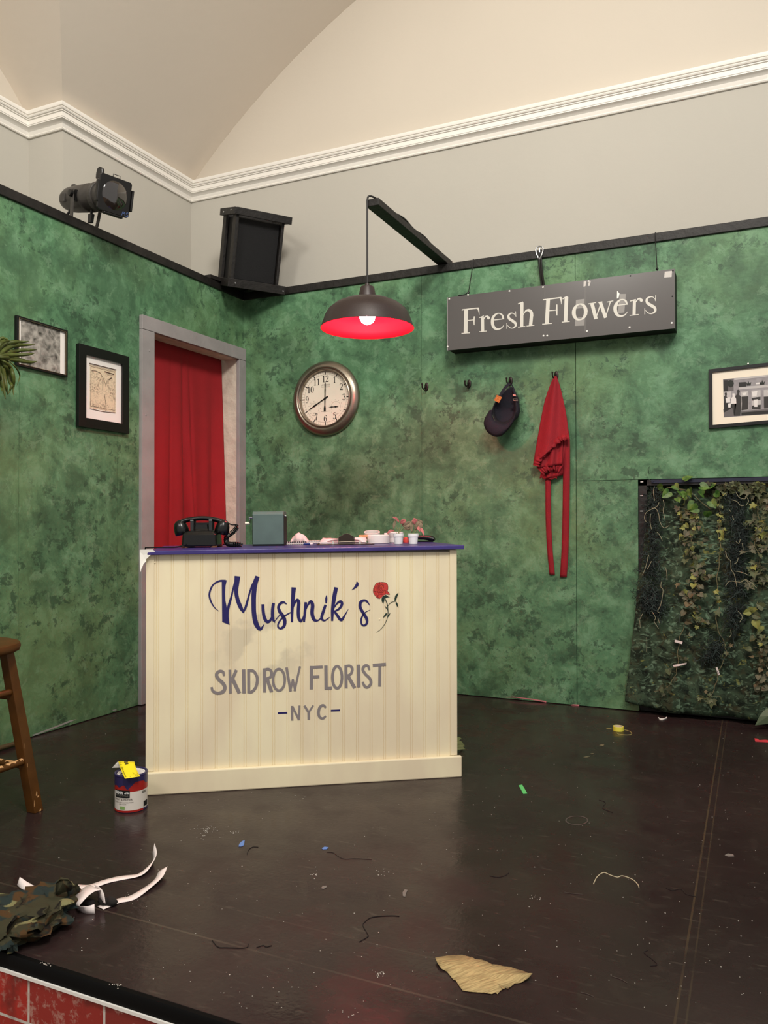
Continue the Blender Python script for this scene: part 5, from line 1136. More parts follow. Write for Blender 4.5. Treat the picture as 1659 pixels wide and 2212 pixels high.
wtext('BEHR', .0132, -.50, .0627, 'white_paint', 'lettering', .0004); wtext('PREMIUM PLUS', .0076, -.34, .0555, 'label_grey', 'lettering'); wtext('PAINT & PRIMER', .0092, -.24, .0415, 'label_ink', 'lettering'); wtext('DURABLE, LONG-LASTING FINISH', .0048, -.24, .0335, 'label_ink', 'lettering'); wtext('LOW ODOR', .0048, -.24, .0275, 'label_ink', 'lettering')
m = MB(); q = [(x_-.13, z_) for x_, z_ in [(.02, .0655), (.06, .068), (.12, .069), (.22, .0695), (.29, .068), (.32, .065), (.30, .0625), (.27, .066), (.24, .0625), (.21, .066), (.15, .066), (.12, .0625), (.10, .066), (.06, .063)]]
m.add([wrapc(.0015, z, th) for th, z in q], [tuple(range(len(q)))]); m.build('bear_mark', 'white_paint', pc)
MB().lathe([(0, HC-.0065), (RC-.012, HC-.0065), (RC-.010, HC-.004), (RC-.0075, HC-.0035), (RC-.007, HC-.0075)], 48, CC).build('lid', mat('lid_white', (226, 220, 220), .3, noise=(40, .06)), pc, smooth=True, angle=40)
m = MB()
for cx_, cy_, rx, ry in ((-.022, -.024, .012, .004), (-.006, -.006, .007, .008), (-.030, -.010, .003, .010)):
    o_ = CC+RW*cx_+FW*cy_; m.add([o_+RW*rx*math.cos(a)*(1+.2*math.sin(3*a))+FW*ry*math.sin(a)+Vector((0, 0, HC-.0060)) for a in [2*PI*k/14 for k in range(14)]], [tuple(range(14))])
m.build('paint_spill', 'can_purple', pc)
# folded yellow flyer on the can
zf = HC+.001; c = crop(240, 1640, 23.7)
def cf_(x, y, z): return Vector(on_plane(*c(x, y), (0, 0, z), (0, 0, 1)))
q_r = [cf_(360, 100, zf+.030), cf_(1190, 130, zf+.030)]; q_m = [cf_(520, 640, zf+.010), cf_(1280, 600, zf+.010)]; q_f = [cf_(710, 1000, zf+.0005), cf_(1500, 880, zf+.0005)]
fl = thing('folded_flyer', 'bright yellow printed flyer folded like a tent on top of the paint can', 'flyer', CC+Vector((0, 0, zf)))
def mixp(a, b_, t): return a*(1-t)+b_*t
m = MB(); rows = []
for t in [i/8 for i in range(9)]:
    l_ = q_r[0]*(1-t)**2+q_m[0]*2*t*(1-t)*.9+q_m[0]*0+q_f[0]*t*t+(q_r[0]*.5+q_f[0]*.5)*.1*2*t*(1-t); r_ = q_r[1]*(1-t)**2+q_m[1]*2*t*(1-t)*.9+q_f[1]*t*t+(q_r[1]*.5+q_f[1]*.5)*.1*2*t*(1-t)
    rows.append([mixp(l_, r_, u_/4) for u_ in range(5)])
m.grid(rows); fr2 = m.build('front_leaf', mat('flyer_yellow', (246, 222, 30), .6), fl, smooth=True, solid=.0004)
m = MB(); bl = cf_(45, 440, zf+.006); br = bl+(q_r[1]-q_r[0])*.95+FW*.012; m.grid([[q_r[0]+FW*.0006, q_r[1]+FW*.0006], [(q_r[0]+bl)/2, (q_r[1]+br)/2], [bl, br]]); m.build('back_leaf', mat('flyer_white', (242, 238, 226), .6), fl, solid=.0004)
m = MB()
def fp(u_, t):
    i = min(7, int(t*8)); f = t*8-i; a = [mixp(rows[i][k], rows[i+1][k], f) for k in range(5)]; j = min(3, int(max(0, u_)*4)); g_ = u_*4-j
    p = mixp(a[j], a[j+1], g_); return np.array(p+Vector((0, 0, .0010))-FW*.0010)
stroke(m, [(.36, .05), (.60, .03)], fp, .05, smooth=False); stroke(m, [(.38, .15), (.60, .11)], fp, .05, smooth=False)
ring_ = [(.12+.06*math.cos(a), .34+.035*math.sin(a)) for a in [2*PI*k/12 for k in range(13)]]; stroke(m, ring_, fp, .02, smooth=False)
for t in (.47, .56, .64, .72, .80, .88): stroke(m, [(.09+.02*math.sin(t*40), t-.028), (.15, t), (.09, t+.02)], fp, .022, smooth=False)
for u0, u1, t in ((.06, .10, .08), (.14, .18, .07), (.07, .10, .16), (.15, .17, .17), (.66, .70, .66), (.68, .73, .74), (.72, .78, .82), (.80, .86, .80), (.62, .66, .92), (.72, .76, .9), (.82, .9, .88), (.88, .92, .7), (.92, .97, .78), (.35, .39, .93)): stroke(m, [(u0, t), (u1, t+.02)], fp, .02, smooth=False)
m.build('print', mat('flyer_ink', (70, 58, 20), .6), fr2)

# ---- litter
def ribbonF(pts, w, name, m_, lift=.0012, parent=None, **kw):
    """flat strip lying on the deck through pixel points (x, y[, height])"""
    q = smoothpts([(*PF(p[0], p[1], p[2] if len(p) > 2 else 0)[:2], (p[2] if len(p) > 2 else 0)+lift, (p[3] if len(p) > 3 else 0)) for p in pts], 6); rows = [[], [], []]
    for i, p in enumerate(q):
        t = Vector(q[min(i+1, len(q)-1)][:3]-q[max(i-1, 0)][:3]).normalized(); sd = t.cross(Vector((0, 0, 1))); sd = sd.normalized() if sd.length > 1e-4 else Vector((1, 0, 0)); tw_ = p[3]
        sv = sd*math.cos(tw_)+Vector((0, 0, 1))*math.sin(tw_); e = Vector(p[:3]); rows[0].append(e-sv*w/2+Vector((0, 0, abs(math.sin(tw_))*w/2))); rows[1].append(e+Vector((0, 0, abs(math.sin(tw_))*w/2))); rows[2].append(e+sv*w/2+Vector((0, 0, abs(math.sin(tw_))*w/2)))
    return MB().grid(rows).build(name, m_, parent, smooth=True, solid=.0006, **kw)
c = crop(0, 1820, 4.1475)
rb = thing('white_ribbon', 'white ribbon with a loop and two long tails trailing from the camouflage cloth', 'ribbon', PF(*c(800, 600)))
mat('ribbon_white', (238, 226, 222), .6)
cc = lambda x, y, z=0, tw=0: (*c(x, y), z, tw)
ribbonF([cc(660, 400, .002), cc(800, 400, .002), cc(960, 350, .001), cc(1100, 320), cc(1250, 300, 0, .2), cc(1340, 235, 0, .7), cc(1385, 170, .004, 1.1), cc(1375, 90, .012, 1.35)], .026, 'tail', 'ribbon_white', parent=rb)
ribbonF([cc(900, 590, .002), cc(1050, 530, .001), cc(1180, 500), cc(1320, 420, 0, .25), cc(1420, 340, .002, .4), cc(1462, 260, .006, .5)], .027, 'tail', 'ribbon_white', parent=rb)
def band2(e0, e1):
    a = smoothpts([(x, y, z) for x, y, z in e0], 5); b_ = smoothpts([(x, y, z) for x, y, z in e1], 5)
    MB().grid([[PF(*c(p[0], p[1]), max(.001, p[2])) for p in a], [PF(*c((p[0]+q[0])/2, (p[1]+q[1])/2), max(.001, (p[2]+q[2])/2)) for p, q in zip(a, b_)], [PF(*c(q[0], q[1]), max(.001, q[2])) for q in b_]]).build('loop', 'ribbon_white', rb, smooth=True, solid=.0006)
band2([(800, 378, .020), (740, 412, .022), (682, 462, .020), (648, 512, .012), (662, 556, .006), (705, 606, .002), (762, 634, .001), (850, 636, .001)], [(905, 424, .040), (852, 436, .044), (795, 474, .042), (748, 522, .036), (712, 568, .026), (740, 572, .022), (790, 570, .020), (846, 552, .020)])
band2([(845, 374, .044), (900, 408, .044), (930, 460, .040), (944, 546, .022)], [(868, 436, .014), (876, 468, .012), (878, 506, .008), (910, 536, .003)])
ribbonF([cc(360, 435, .004), cc(290, 430, .003, .3), cc(220, 410, .003, .7), cc(165, 380, .004, 1.2)], .020, 'tail', 'ribbon_white', parent=rb)
b = MB(); k0 = Vector(PF(*c(900, 570))); 
random.seed(5)
for i in range(5): b.sphere(k0+RW*random.uniform(-.03, .03)+FW*random.uniform(-.015, .012)+Vector((0, 0, .010)), .014, 10, 7, 1.3, .9, .7)
b.build('knot', mat('dark_cloth', (26, 24, 22), .9), rb, smooth=True)
# camouflage cloth bundle
def camo(name, cols, scale, stretch=(1, 1, 1)):
    m = bpy.data.materials.new(name); m.use_nodes = True; nt = m.node_tree; N = nt.nodes; L = nt.links; b = N['Principled BSDF']; b.inputs['Roughness'].default_value = .85; b.inputs['Specular IOR Level'].default_value = .15
    pos = N.new('ShaderNodeNewGeometry').outputs['Position']; cur = None
    for i, (col, lo_, sc_f) in enumerate(cols):
        mp = N.new('ShaderNodeMapping'); mp.inputs['Location'].default_value = (3.1*i, -2.3*i, 1.7*i); mp.inputs['Scale'].default_value = stretch; L.new(pos, mp.inputs[0])
        n = N.new('ShaderNodeTexNoise'); n.inputs['Scale'].default_value = scale*sc_f; n.inputs['Detail'].default_value = 4; n.inputs['Distortion'].default_value = .8; L.new(mp.outputs[0], n.inputs[0])
        if cur is None: cur = lin(col); continue
        r = N.new('ShaderNodeMapRange'); r.inputs['From Min'].default_value = lo_; r.inputs['From Max'].default_value = lo_+.035; L.new(n.outputs[0], r.inputs[0])
        mx = N.new('ShaderNodeMix'); mx.data_type = 'RGBA'; L.new(r.outputs[0], mx.inputs[0])
        if isinstance(cur, tuple): mx.inputs[6].default_value = cur
        else: L.new(cur, mx.inputs[6])
        mx.inputs[7].default_value = lin(col); cur = mx.outputs[2]
    L.new(cur, b.inputs[0]); MATS[name] = m
camo('woodland_camo', [((60, 58, 42), 0, 1), ((40, 50, 48), .50, 1), ((76, 56, 34), .54, 1.2), ((28, 26, 22), .58, 1.1), ((120, 118, 82), .60, 1.0)], 11)
cg = thing('camouflage_cloth', 'crumpled woodland camouflage cloth bundle lying at the front left stage edge', 'cloth', PF(*c(250, 700)))
path = smoothpts([(-260, 960, .02), (-100, 880, .050), (120, 790, .052), (300, 680, .058), (450, 580, .052), (580, 500, .042), (670, 450, .02)], 7)
rngs = []; random.seed(11)
for i, p in enumerate(path):
    o_ = Vector(PF(*c(p[0], p[1]))); t = Vector((path[min(i+1, len(path)-1)]-path[max(i-1, 0)])[:2].tolist()+[0]); 
    a_ = Vector(PF(*c(*path[max(i-1, 0)][:2]))); b_ = Vector(PF(*c(*path[min(i+1, len(path)-1)][:2]))); t = (b_-a_).normalized(); sd = t.cross(Vector((0, 0, 1))); r_ = []
    for k in range(40):
        a = 2*PI*k/40; rad = 1+.16*math.sin(5*a+i*.5)+.12*math.sin(9*a-i*.8)+.10*math.sin(3*a+i*1.1)+random.uniform(-.05, .05)
        wd_ = (.105 if i < 24 else .070)*min(1, .35+.9*(1-abs(2*i/(len(path)-1)-.85)*.8)); z = p[2]*.9*(1+math.sin(a)*rad)*.55
        r_.append(o_+sd*math.cos(a)*rad*wd_+Vector((0, 0, max(.001, z))))
    rngs.append(r_)
MB().loft(rngs).build('bundle', 'woodland_camo', cg, smooth=True, angle=35)
b = MB()
def flap(px_, bump_=.02, seed=0):
    random.seed(seed); pts = [Vector(PF(*c(x, y), z)) for x, y, z in px_]; ctr_ = sum(pts, Vector())/len(pts)+Vector((0, 0, bump_)); n = len(pts); mids = [(p+ctr_)/2+Vector((random.uniform(-.008, .008), random.uniform(-.008, .008), random.uniform(0, .012))) for p in pts]
    b.add(pts+mids+[ctr_], [(i, (i+1) % n, n+(i+1) % n, n+i) for i in range(n)]+[(n+i, n+(i+1) % n, 2*n) for i in range(n)])
flap([(500, 370, .07), (540, 330, .09), (610, 330, .09), (650, 370, .08), (640, 430, .06), (560, 450, .06), (500, 470, .05)], .015, 1); flap([(660, 395, .05), (722, 415, .05), (690, 450, .035), (610, 480, .04), (600, 430, .06)], .01, 2)
flap([(-40, 920, .01), (60, 905, .02), (150, 890, .02), (155, 945, .006), (110, 995, .002), (60, 1000, .002), (75, 960, .012), (-40, 960, .01)], .012, 3); flap([(170, 655, .10), (310, 665, .09), (250, 700, .09), (150, 720, .09), (60, 830, .07), (60, 760, .09)], .012, 4)
flap([(340, 770, .05), (400, 830, .012), (330, 885, .004), (250, 890, .01), (240, 800, .05)], .02, 5); flap([(560, 600, .04), (600, 700, .012), (520, 770, .006), (420, 820, .01), (400, 700, .05)], .02, 6)
b.build('loose_flap', 'woodland_camo', cg, smooth=True, solid=.001)
# torn tan paper
c = crop(900, 2030, 5.53)
def torn():
    m = bpy.data.materials.new('tan_crepe_paper'); m.use_nodes = True; nt = m.node_tree; N = nt.nodes; L = nt.links; b_ = N['Principled BSDF']; b_.inputs['Roughness'].default_value = .85
    pos = N.new('ShaderNodeNewGeometry').outputs['Position']; mp = N.new('ShaderNodeMapping'); mp.vector_type = 'TEXTURE'; mp.inputs['Rotation'].default_value = (0, 0, .95); mp.inputs['Scale'].default_value = (1, .08, 1); L.new(pos, mp.inputs[0])
    n = N.new('ShaderNodeTexNoise'); n.inputs['Scale'].default_value = 24; n.inputs['Detail'].default_value = 5; L.new(mp.outputs[0], n.inputs[0])
    r = N.new('ShaderNodeValToRGB'); r.color_ramp.elements[0].position = .38; r.color_ramp.elements[1].position = .6; r.color_ramp.elements[0].color = lin((150, 128, 86)); r.color_ramp.elements[1].color = lin((190, 166, 116)); L.new(n.outputs[0], r.inputs[0]); L.new(r.outputs[0], b_.inputs[0])
    bp = N.new('ShaderNodeBump'); bp.inputs['Strength'].default_value = .4; bp.inputs['Distance'].default_value = .003; L.new(n.outputs[0], bp.inputs['Height']); L.new(bp.outputs[0], b_.inputs['Normal']); return m
q = [(222, 215), (360, 192), (545, 182), (640, 208), (655, 206), (700, 232), (770, 238), (840, 262), (900, 295), (960, 298), (1040, 318), (1110, 324), (1200, 355), (1270, 372), (1335, 400), (1385, 400), (1330, 460), (1250, 512), (1170, 525), (1088, 588), (1070, 572), (1000, 610), (965, 650), (940, 628), (900, 648), (800, 632), (640, 622), (550, 606), (500, 540), (470, 488), (440, 478), (360, 380), (295, 345), (250, 280)]
hts = lambda x, y: .002+.006*max(0, (330-x)/110)+.010*max(0, (x-1250)/135)
bd = [Vector(PF(*c(x, y), hts(x, y))) for x, y in q]; ce = Vector(PF(*c(800, 420), .003)); m = MB(); n = len(bd); md = [(p+ce)/2 for p in bd]
m.add(bd+md+[ce], [(i, (i+1) % n, n+(i+1) % n, n+i) for i in range(n)]+[(n+i, n+(i+1) % n, 2*n) for i in range(n)])
tag(m.build('torn_paper', torn(), smooth=True, solid=.0008, origin=PF(*c(800, 420))), 'large torn piece of tan paper on the black deck near the front', 'paper')
def cord(pts, r, name, m_, label, cat, group=None):
    q = smoothpts([PF(x, y, 0)+np.array((0, 0, r*1.02)) for x, y in pts], 6); o = MB().tube([tuple(p) for p in q], r, 6).build(name, m_, smooth=True, origin=(q[0][0], q[0][1], 0)); tag(o, label, cat, group); return o
c = crop(1000, 1480, 2.5175); C_ = lambda L_: [c(*p) for p in L_]
mat('twine', (188, 176, 146), .9); mat('black_thread', (32, 25, 22), .9); mat('grey_thread', (70, 60, 54), .9)
cord(C_([(710, 1083), (730, 1045), (765, 1022), (800, 1035), (840, 1047), (868, 1040), (920, 1058), (950, 1085), (958, 1104)]), .0012, 'twine_strand', 'twine', 'pale wavy strand of twine on the deck, right of center', 'twine')
c9 = crop(380, 1720, 3.19); C9 = lambda L_: [c9(*p) for p in L_]
cord(C9([(1040, 385), (1085, 390), (1120, 415), (1160, 432), (1240, 430), (1350, 436)]), .0009, 'thread', 'grey_thread', 'grey thread with a small knot ending left, below the blue scraps', 'thread', 'stray threads on the deck')
cord(C9([(1540, 828), (1470, 825), (1350, 836), (1300, 870), (1290, 895), (1320, 950), (1322, 970), (1265, 1005)]), .0009, 'thread', 'black_thread', 'dark hook-shaped thread in the reddish patch of the front deck', 'thread', 'stray threads on the deck')
cord(C9([(490, 400), (502, 370), (530, 352), (568, 352)]), .0009, 'thread', 'black_thread', 'short dark curled thread beside the blue foil scrap', 'thread', 'stray threads on the deck')
cord(C9([(250, 995), (290, 1040), (350, 1045), (480, 1046), (500, 1020)]), .0009, 'thread', 'black_thread', 'long dark wavy thread on the deck nearest the front left', 'thread', 'stray threads on the deck')
cord(C9([(555, 1045), (600, 1030), (625, 1040), (660, 1030)]), .0009, 'thread', 'black_thread', 'short wavy dark thread just right of the longest front thread', 'thread', 'stray threads on the deck')
cord(C_([(145, 1038), (190, 1046), (230, 1036), (248, 1022)]), .0009, 'thread', 'black_thread', 'faint bent thread on the deck left of the twine strand', 'thread', 'stray threads on the deck')
cord(C_([(550, 1128), (590, 1134), (650, 1140)]), .0009, 'thread', 'grey_thread', 'short straight thread below the left end of the twine', 'thread', 'stray threads on the deck')
cord(C_([(1105, 1105), (1140, 1118), (1185, 1110), (1215, 1138), (1270, 1152)]), .0009, 'thread', 'black_thread', 'dark wavy thread lying right of the twine strand', 'thread', 'stray threads on the deck')
cord(C_([(740, 625), (775, 640), (760, 670), (815, 695)]), .0009, 'thread', 'black_thread', 'dark zigzag thread lying right of the dusty ring mark', 'thread', 'stray threads on the deck')
c7 = crop(1200, 1950, 3.614); C7 = lambda L_: [c7(*p) for p in L_]
cord(C7([(720, 372), (690, 392), (750, 440), (795, 485), (738, 496)]), .0009, 'thread', 'black_thread', 'dark zigzag thread in the lower right of the deck', 'thread', 'stray threads on the deck')
cord(C7([(445, 580), (510, 600), (560, 630)]), .0009, 'thread', 'grey_thread', 'short slanted grey thread at lower right, upper of a pair', 'thread', 'stray threads on the deck')
cord(C7([(195, 702), (245, 714), (300, 738)]), .0009, 'thread', 'grey_thread', 'short slanted grey thread at lower right, lower of a pair', 'thread', 'stray threads on the deck')
def scrap(pts, name, m_, label, cat, h=.0012, group=None, cr=None):
    q = [Vector(PF(*((cr or c)(*p)), .0004)) for p in pts]; o = MB().prism(q, (0, 0, h)).build(name, m_, origin=sum(q, Vector())/len(q)); return tag(o, label, cat, group)
scrap([(303, 546), (322, 542), (350, 590), (328, 592)], 'green_tape', mat('tape_green', (98, 196, 112), .6), 'short strip of bright green tape stuck on the deck right of the counter', 'tape')
scrap([(1585, 290), (1600, 292), (1612, 300), (1645, 298), (1675, 303), (1675, 312), (1590, 307)], 'red_tape', mat('tape_red', (214, 66, 74), .6), 'bright pinkish red tape scrap at the right edge of the deck', 'tape')
mat('foil_blue', (92, 128, 196), .4)
scrap([(437, 330), (455, 312), (474, 305), (468, 340), (448, 348), (432, 347)], 'blue_scrap', 'foil_blue', 'blue paper scrap on the deck, left of the two, nearest the paint can', 'scrap', cr=c9)
scrap([(1005, 360), (1025, 350), (1052, 354), (1040, 366), (1012, 368)], 'blue_scrap', 'foil_blue', 'smaller blue paper scrap on the deck, right of the two', 'scrap', cr=c9)
scrap([(1000, 635), (1012, 620), (1042, 618), (1036, 632), (1015, 640)], 'grey_flake', mat('flake_grey', (118, 110, 104), .8), 'pale grey flake on the front deck, left one of two', 'scrap', cr=c9)
scrap([(1562, 665), (1575, 645), (1596, 648), (1585, 672), (1580, 694), (1564, 690)], 'grey_flake', 'flake_grey', 'pale grey flake on the front deck, right one of two', 'scrap', cr=c9)
scrap([(1424, 926), (1440, 917), (1470, 922), (1475, 932), (1445, 933)], 'grey_flake', 'flake_grey', 'grey flake lying near the deck seam at right', 'scrap')
scrap([(1060, 176), (1075, 184), (1095, 183), (1110, 174), (1108, 181), (1085, 190), (1068, 187)], 'white_crescent', 'white_paper', 'white crescent-shaped paper clipping below the camouflage drape', 'paper', .003)
for i, (q, l_) in enumerate((([(655, 392), (672, 388), (690, 390), (672, 394)], 'thin pale leaf bit on the deck, left of a pair below the tape roll'), ([(692, 374), (702, 371), (714, 373), (702, 377)], 'thin pale leaf bit on the deck, right of a pair below the tape roll'), ([(740, 328), (758, 322), (770, 326), (760, 333)], 'pale star-like leaf bit on the deck, topmost below the tape roll'))):
    scrap(q, 'leaf_bit', mat('dry_leaf', (104, 100, 74), .8), l_, 'leaf', group='dry leaf bits on the deck')
# yellow tape roll
bp_ = np.array(PF(1339, 1581)); mp_ = ((bp_-CAM)@CF)/FPX; r_ = 11.6*mp_; o_ = Vector(bp_)+FW*r_; o_.z = .0004; ty = thing('tape_roll', 'small yellow tape roll standing flat on the deck with loose yellow string', 'tape', o_)
MB().lathe([(r_*.84, 0), (r_, 0), (r_, .020), (r_*.84, .020)], 32, o_, closed=True).build('tape', mat('tape_yellow', (226, 216, 78), .5), ty, smooth=True, angle=35); MB().lathe([(r_*.76, .001), (r_*.835, .001), (r_*.835, .0205), (r_*.76, .0205)], 32, o_, closed=True).build('core', mat('core_pale', (214, 200, 170), .8), ty, smooth=True, angle=35)
q = smoothpts([PF(*c(*p))+np.array((0, 0, .0012)) for p in [(780, 236), (810, 240), (830, 250), (880, 245), (912, 256), (916, 268), (890, 272), (845, 268), (838, 260)]], 5); MB().tube([tuple(p) for p in q], .0011, 6).build('loose_string', mat('string_yellow', (172, 160, 96), .8), ty, smooth=True)
# leaf spray peeking out behind the counter
ls = thing('leaf_sprig', 'green leaf sprig on the deck peeking out behind the right counter corner', 'leaf', PF(1000, 1612)); mat('sprig_green', (112, 116, 74), .7)
for (x0, y0, x1, y1, w_) in ((975, 1618, 1004, 1607, .03), (972, 1622, 1005, 1614, .02), (978, 1610, 997, 1591, .02), (980, 1618, 1000, 1600, .02)):
    a, b_ = Vector(PF(x0, y0+4, .004)), Vector(PF(x1, y1+4, .012)); MB().grid(leaf(None, a, b_, w_, (0, 0, .012))).build('leaf', 'sprig_green', ls, smooth=True, solid=.0005)
# olive conduit along the foot of the left flat
q = [(-10, 1623), (20, 1614), (45, 1606)]; pts = [PF(x, y)+np.array((.014, 0, .012)) for x, y in q]; tag(MB().tube([tuple(p) for p in pts], .011, 10).build('cable_conduit', mat('olive_cable', (70, 60, 38), .5), smooth=True, origin=pts[1]), 'olive pipe lying along the foot of the left green wall behind the stool', 'pipe')
# specks of paint and paper nobody would count
b = MB(); random.seed(21)
def speck(x, y, r):
    n = random.choice((4, 5, 6)); a0_ = random.random()*6; p = PF(x, y); b.prism([(p[0]+r*random.uniform(.5, 1.2)*math.cos(a0_+2*PI*k/n), p[1]+r*random.uniform(.5, 1.2)*math.sin(a0_+2*PI*k/n), .0003) for k in range(n)], (0, 0, .0008))
for _ in range(420):
    x = random.uniform(60, 1655); y = 1540+650*random.random()**1.0
    p = PF(x, y)
    if p[1] > -.05 or p[1] < YS+.03 or p[0] < .08: continue
    kk = (p-KO); 
    if -.02 < kk@KU < 1.2 and -.01 < kk@KN < .6: continue
    speck(x, y, random.choice((.0007, .0009, .0010, .0012, .0017))*random.uniform(.7, 1.2))
for x0_, y0_, nn, sp_ in ((440, 1793, 34, 28), (455, 1788, 10, 14), (505, 1800, 10, 10), (820, 2105, 16, 14), (685, 1890, 8, 12), (755, 2195, 5, 20), (832, 1890, 10, 18), (1160, 1940, 8, 14), (97, 2082, 16, 10), (252, 2128, 10, 16), (660, 1722, 3, 30)):
    for _ in range(nn): speck(x0_+random.gauss(0, sp_*.6), y0_+random.gauss(0, sp_*.25), random.uniform(.0008, .0020))
tag(b.build('paint_specks', mat('speck_white', (196, 190, 180), .8)), 'scattered white paint and paper specks all over the black deck', 'specks', None, 'stuff')
m = MB(); q = [PF(1246+w_*math.cos(a), 1772+h_*math.sin(a), .0006) for w_, h_ in ((22, 8.5), (25, 10)) for a in [2*PI*k/40 for k in range(41)]]; m.grid([q[:41], q[41:]]); tag(m.build('dust_ring', mat('ring_dust', (74, 66, 60), .9), origin=PF(1246, 1772)), 'faint dusty ring mark on the deck right of center', 'mark')
# ================================================================== palm and the leafy drape
# ---- palm by the left wall (its pot and trunk stand outside the frame)
mat('palm_green', (74, 84, 34), .5, 0, .4, noise=(30, .25))
c = crop(0, 720, 12.29)
pxp = -.34; PX = .30
def pl_(x, y, v=PX): return Vector(PA(*c(x, y), v))
root = Vector(pl_(-2000, 700)); 
pm = thing('palm_plant', 'green palm with drooping fronds at the left edge in front of the leaf photo', 'plant', (root.x, root.y, 0))
MB().lathe([(0, .0), (.11, .0), (.14, .24), (.15, .25), (.15, .27), (.135, .27), (.13, .23), (0, .23)], 32, (root.x, root.y, 0)).build('pot', mat('pot_brown', (60, 44, 34), .6), pm, smooth=True, angle=40)
hub = pl_(-330, 640)
MB().tube(smoothpts([(root.x, root.y, .22), (root.x+.01, root.y-.01, .9), tuple(root), tuple(pl_(-1000, 620)), tuple(hub), tuple(pl_(-60, 640))], 6), [.016]*6*3+[.010]*13, 10).build('stalk', mat('stalk_green', (84, 92, 48), .6), pm, smooth=True)
def blade(pts, w, vs):
    q = smoothpts([(*pl_(x, y, v),) for (x, y), v in zip(pts, vs)], 6); rows = [[], [], []]
    for i, p in enumerate(q):
        t = Vector(q[min(i+1, len(q)-1)]-q[max(i-1, 0)]).normalized(); vd = (Vector(p)-Vector(CAM)).normalized(); sd = t.cross(vd).normalized(); s_ = i/(len(q)-1); ww = w*(math.sin(PI*min(1, .15+.85*s_))**.7)*(1 if s_ < .97 else .4)
        n_ = sd.cross(t)
        rows[0].append(Vector(p)-sd*ww/2+vd*ww*.22); rows[1].append(Vector(p)); rows[2].append(Vector(p)+sd*ww/2+vd*ww*.22)
    MB().grid(rows).build('frond_blade', 'palm_green', pm, smooth=True, solid=.0008, angle=0)
V = PX
for pts, w in (([(-60, 640), (100, 590), (250, 575), (480, 570), (760, 560), (925, 525)], .016), ([(-60, 640), (120, 530), (300, 490), (500, 455), (800, 440), (990, 435)], .017), ([(-60, 640), (100, 460), (250, 370), (450, 315), (700, 310), (945, 300)], .017), ([(-60, 620), (40, 380), (200, 270), (400, 230), (600, 230), (780, 212)], .016), ([(-60, 650), (150, 680), (350, 700), (600, 740), (830, 770), (990, 742)], .017),
               ([(-60, 600), (0, 300), (100, 210), (200, 200), (280, 215)], .014), ([(-60, 580), (-20, 200), (60, 130), (140, 140), (220, 165)], .012), ([(-60, 640), (150, 640), (300, 650), (480, 665), (720, 715)], .012),
               ([(-60, 660), (120, 740), (250, 870), (330, 1050), (360, 1250), (350, 1450), (360, 1690)], .016), ([(-60, 660), (60, 760), (150, 900), (220, 1100), (270, 1300), (300, 1400), (210, 1650)], .017), ([(-60, 660), (0, 760), (60, 920), (110, 1150), (160, 1400), (200, 1640)], .018), ([(-60, 660), (-30, 800), (10, 1000), (50, 1250), (100, 1500), (150, 1760)], .017), ([(-60, 660), (-60, 820), (-20, 1100), (20, 1350), (60, 1560)], .016), ([(-60, 670), (-90, 900), (-60, 1200), (-10, 1450)], .016),
               ([(-60, 650), (200, 720), (370, 850), (480, 1000), (525, 1130), (500, 1240), (440, 1420)], .006), ([(-60, 660), (180, 800), (300, 1000), (350, 1200), (320, 1400), (200, 1640)], .012)):
    blade(pts, w, [V+.02*random.uniform(-1, 1) for _ in pts])

# ---- leafy camouflage drape in the low opening
def drape_mat():
    m = bpy.data.materials.new('leaf_print_cloth'); m.use_nodes = True; nt = m.node_tree; N = nt.nodes; L = nt.links; b = N['Principled BSDF']; b.inputs['Roughness'].default_value = .9; b.inputs['Specular IOR Level'].default_value = .1
    pos = N.new('ShaderNodeNewGeometry').outputs['Position']; cur = lin((34, 42, 33))
    def layer(scale, col, a, bb, amt, off, st, dist=.8, det=4):
        nonlocal cur
        mp = N.new('ShaderNodeMapping'); mp.inputs['Location'].default_value = (off, 0, off*.7); mp.inputs['Scale'].default_value = st; L.new(pos, mp.inputs[0])
        n = N.new('ShaderNodeTexNoise'); n.inputs['Scale'].default_value = scale; n.inputs['Detail'].default_value = det; n.inputs['Distortion'].default_value = dist; n.inputs['Roughness'].default_value = .6; L.new(mp.outputs[0], n.inputs[0])
        r = N.new('ShaderNodeMapRange'); r.inputs['From Min'].default_value = a; r.inputs['From Max'].default_value = bb; r.inputs['To Max'].default_value = amt; L.new(n.outputs[0], r.inputs[0])
        mx = N.new('ShaderNodeMix'); mx.data_type = 'RGBA'; L.new(r.outputs[0], mx.inputs[0])
        if isinstance(cur, tuple): mx.inputs[6].default_value = cur
        else: L.new(cur, mx.inputs[6])
        mx.inputs[7].default_value = lin(col); cur = mx.outputs[2]
    layer(11, (62, 78, 60), .42, .58, .9, 0, (1, 1, 1)); layer(26, (106, 130, 106), .53, .64, .9, 4, (.8, 1, 1.3), 1.6, 7); layer(24, (124, 126, 70), .63, .69, .8, 9, (.8, 1, 1.2), 1.2, 5); layer(15, (64, 60, 42), .56, .66, .6, 15, (1, 1, 1)); layer(30, (16, 22, 20), .56, .64, .75, 23, (.8, 1, 1.1), 1.2)
    L.new(cur, b.inputs[0]); MATS['drape'] = m
drape_mat()
def py_of(z): t = max(0, min(1, (1.17-z)/1.1)); return .045-.115*min(1, t*1.6)
left = smoothpts([(1400, 1042), (1394, 1080), (1393, 1140), (1386, 1215), (1378, 1262), (1370, 1340), (1360, 1430), (1352, 1490), (1350, 1516)], 5)
left3 = []
for x, y in left:
    z = PB(x, y, 0)[2]; p = PB(x, y, py_of(z)); left3.append(p)
rows = []
NJ = 34; xr = 3.75
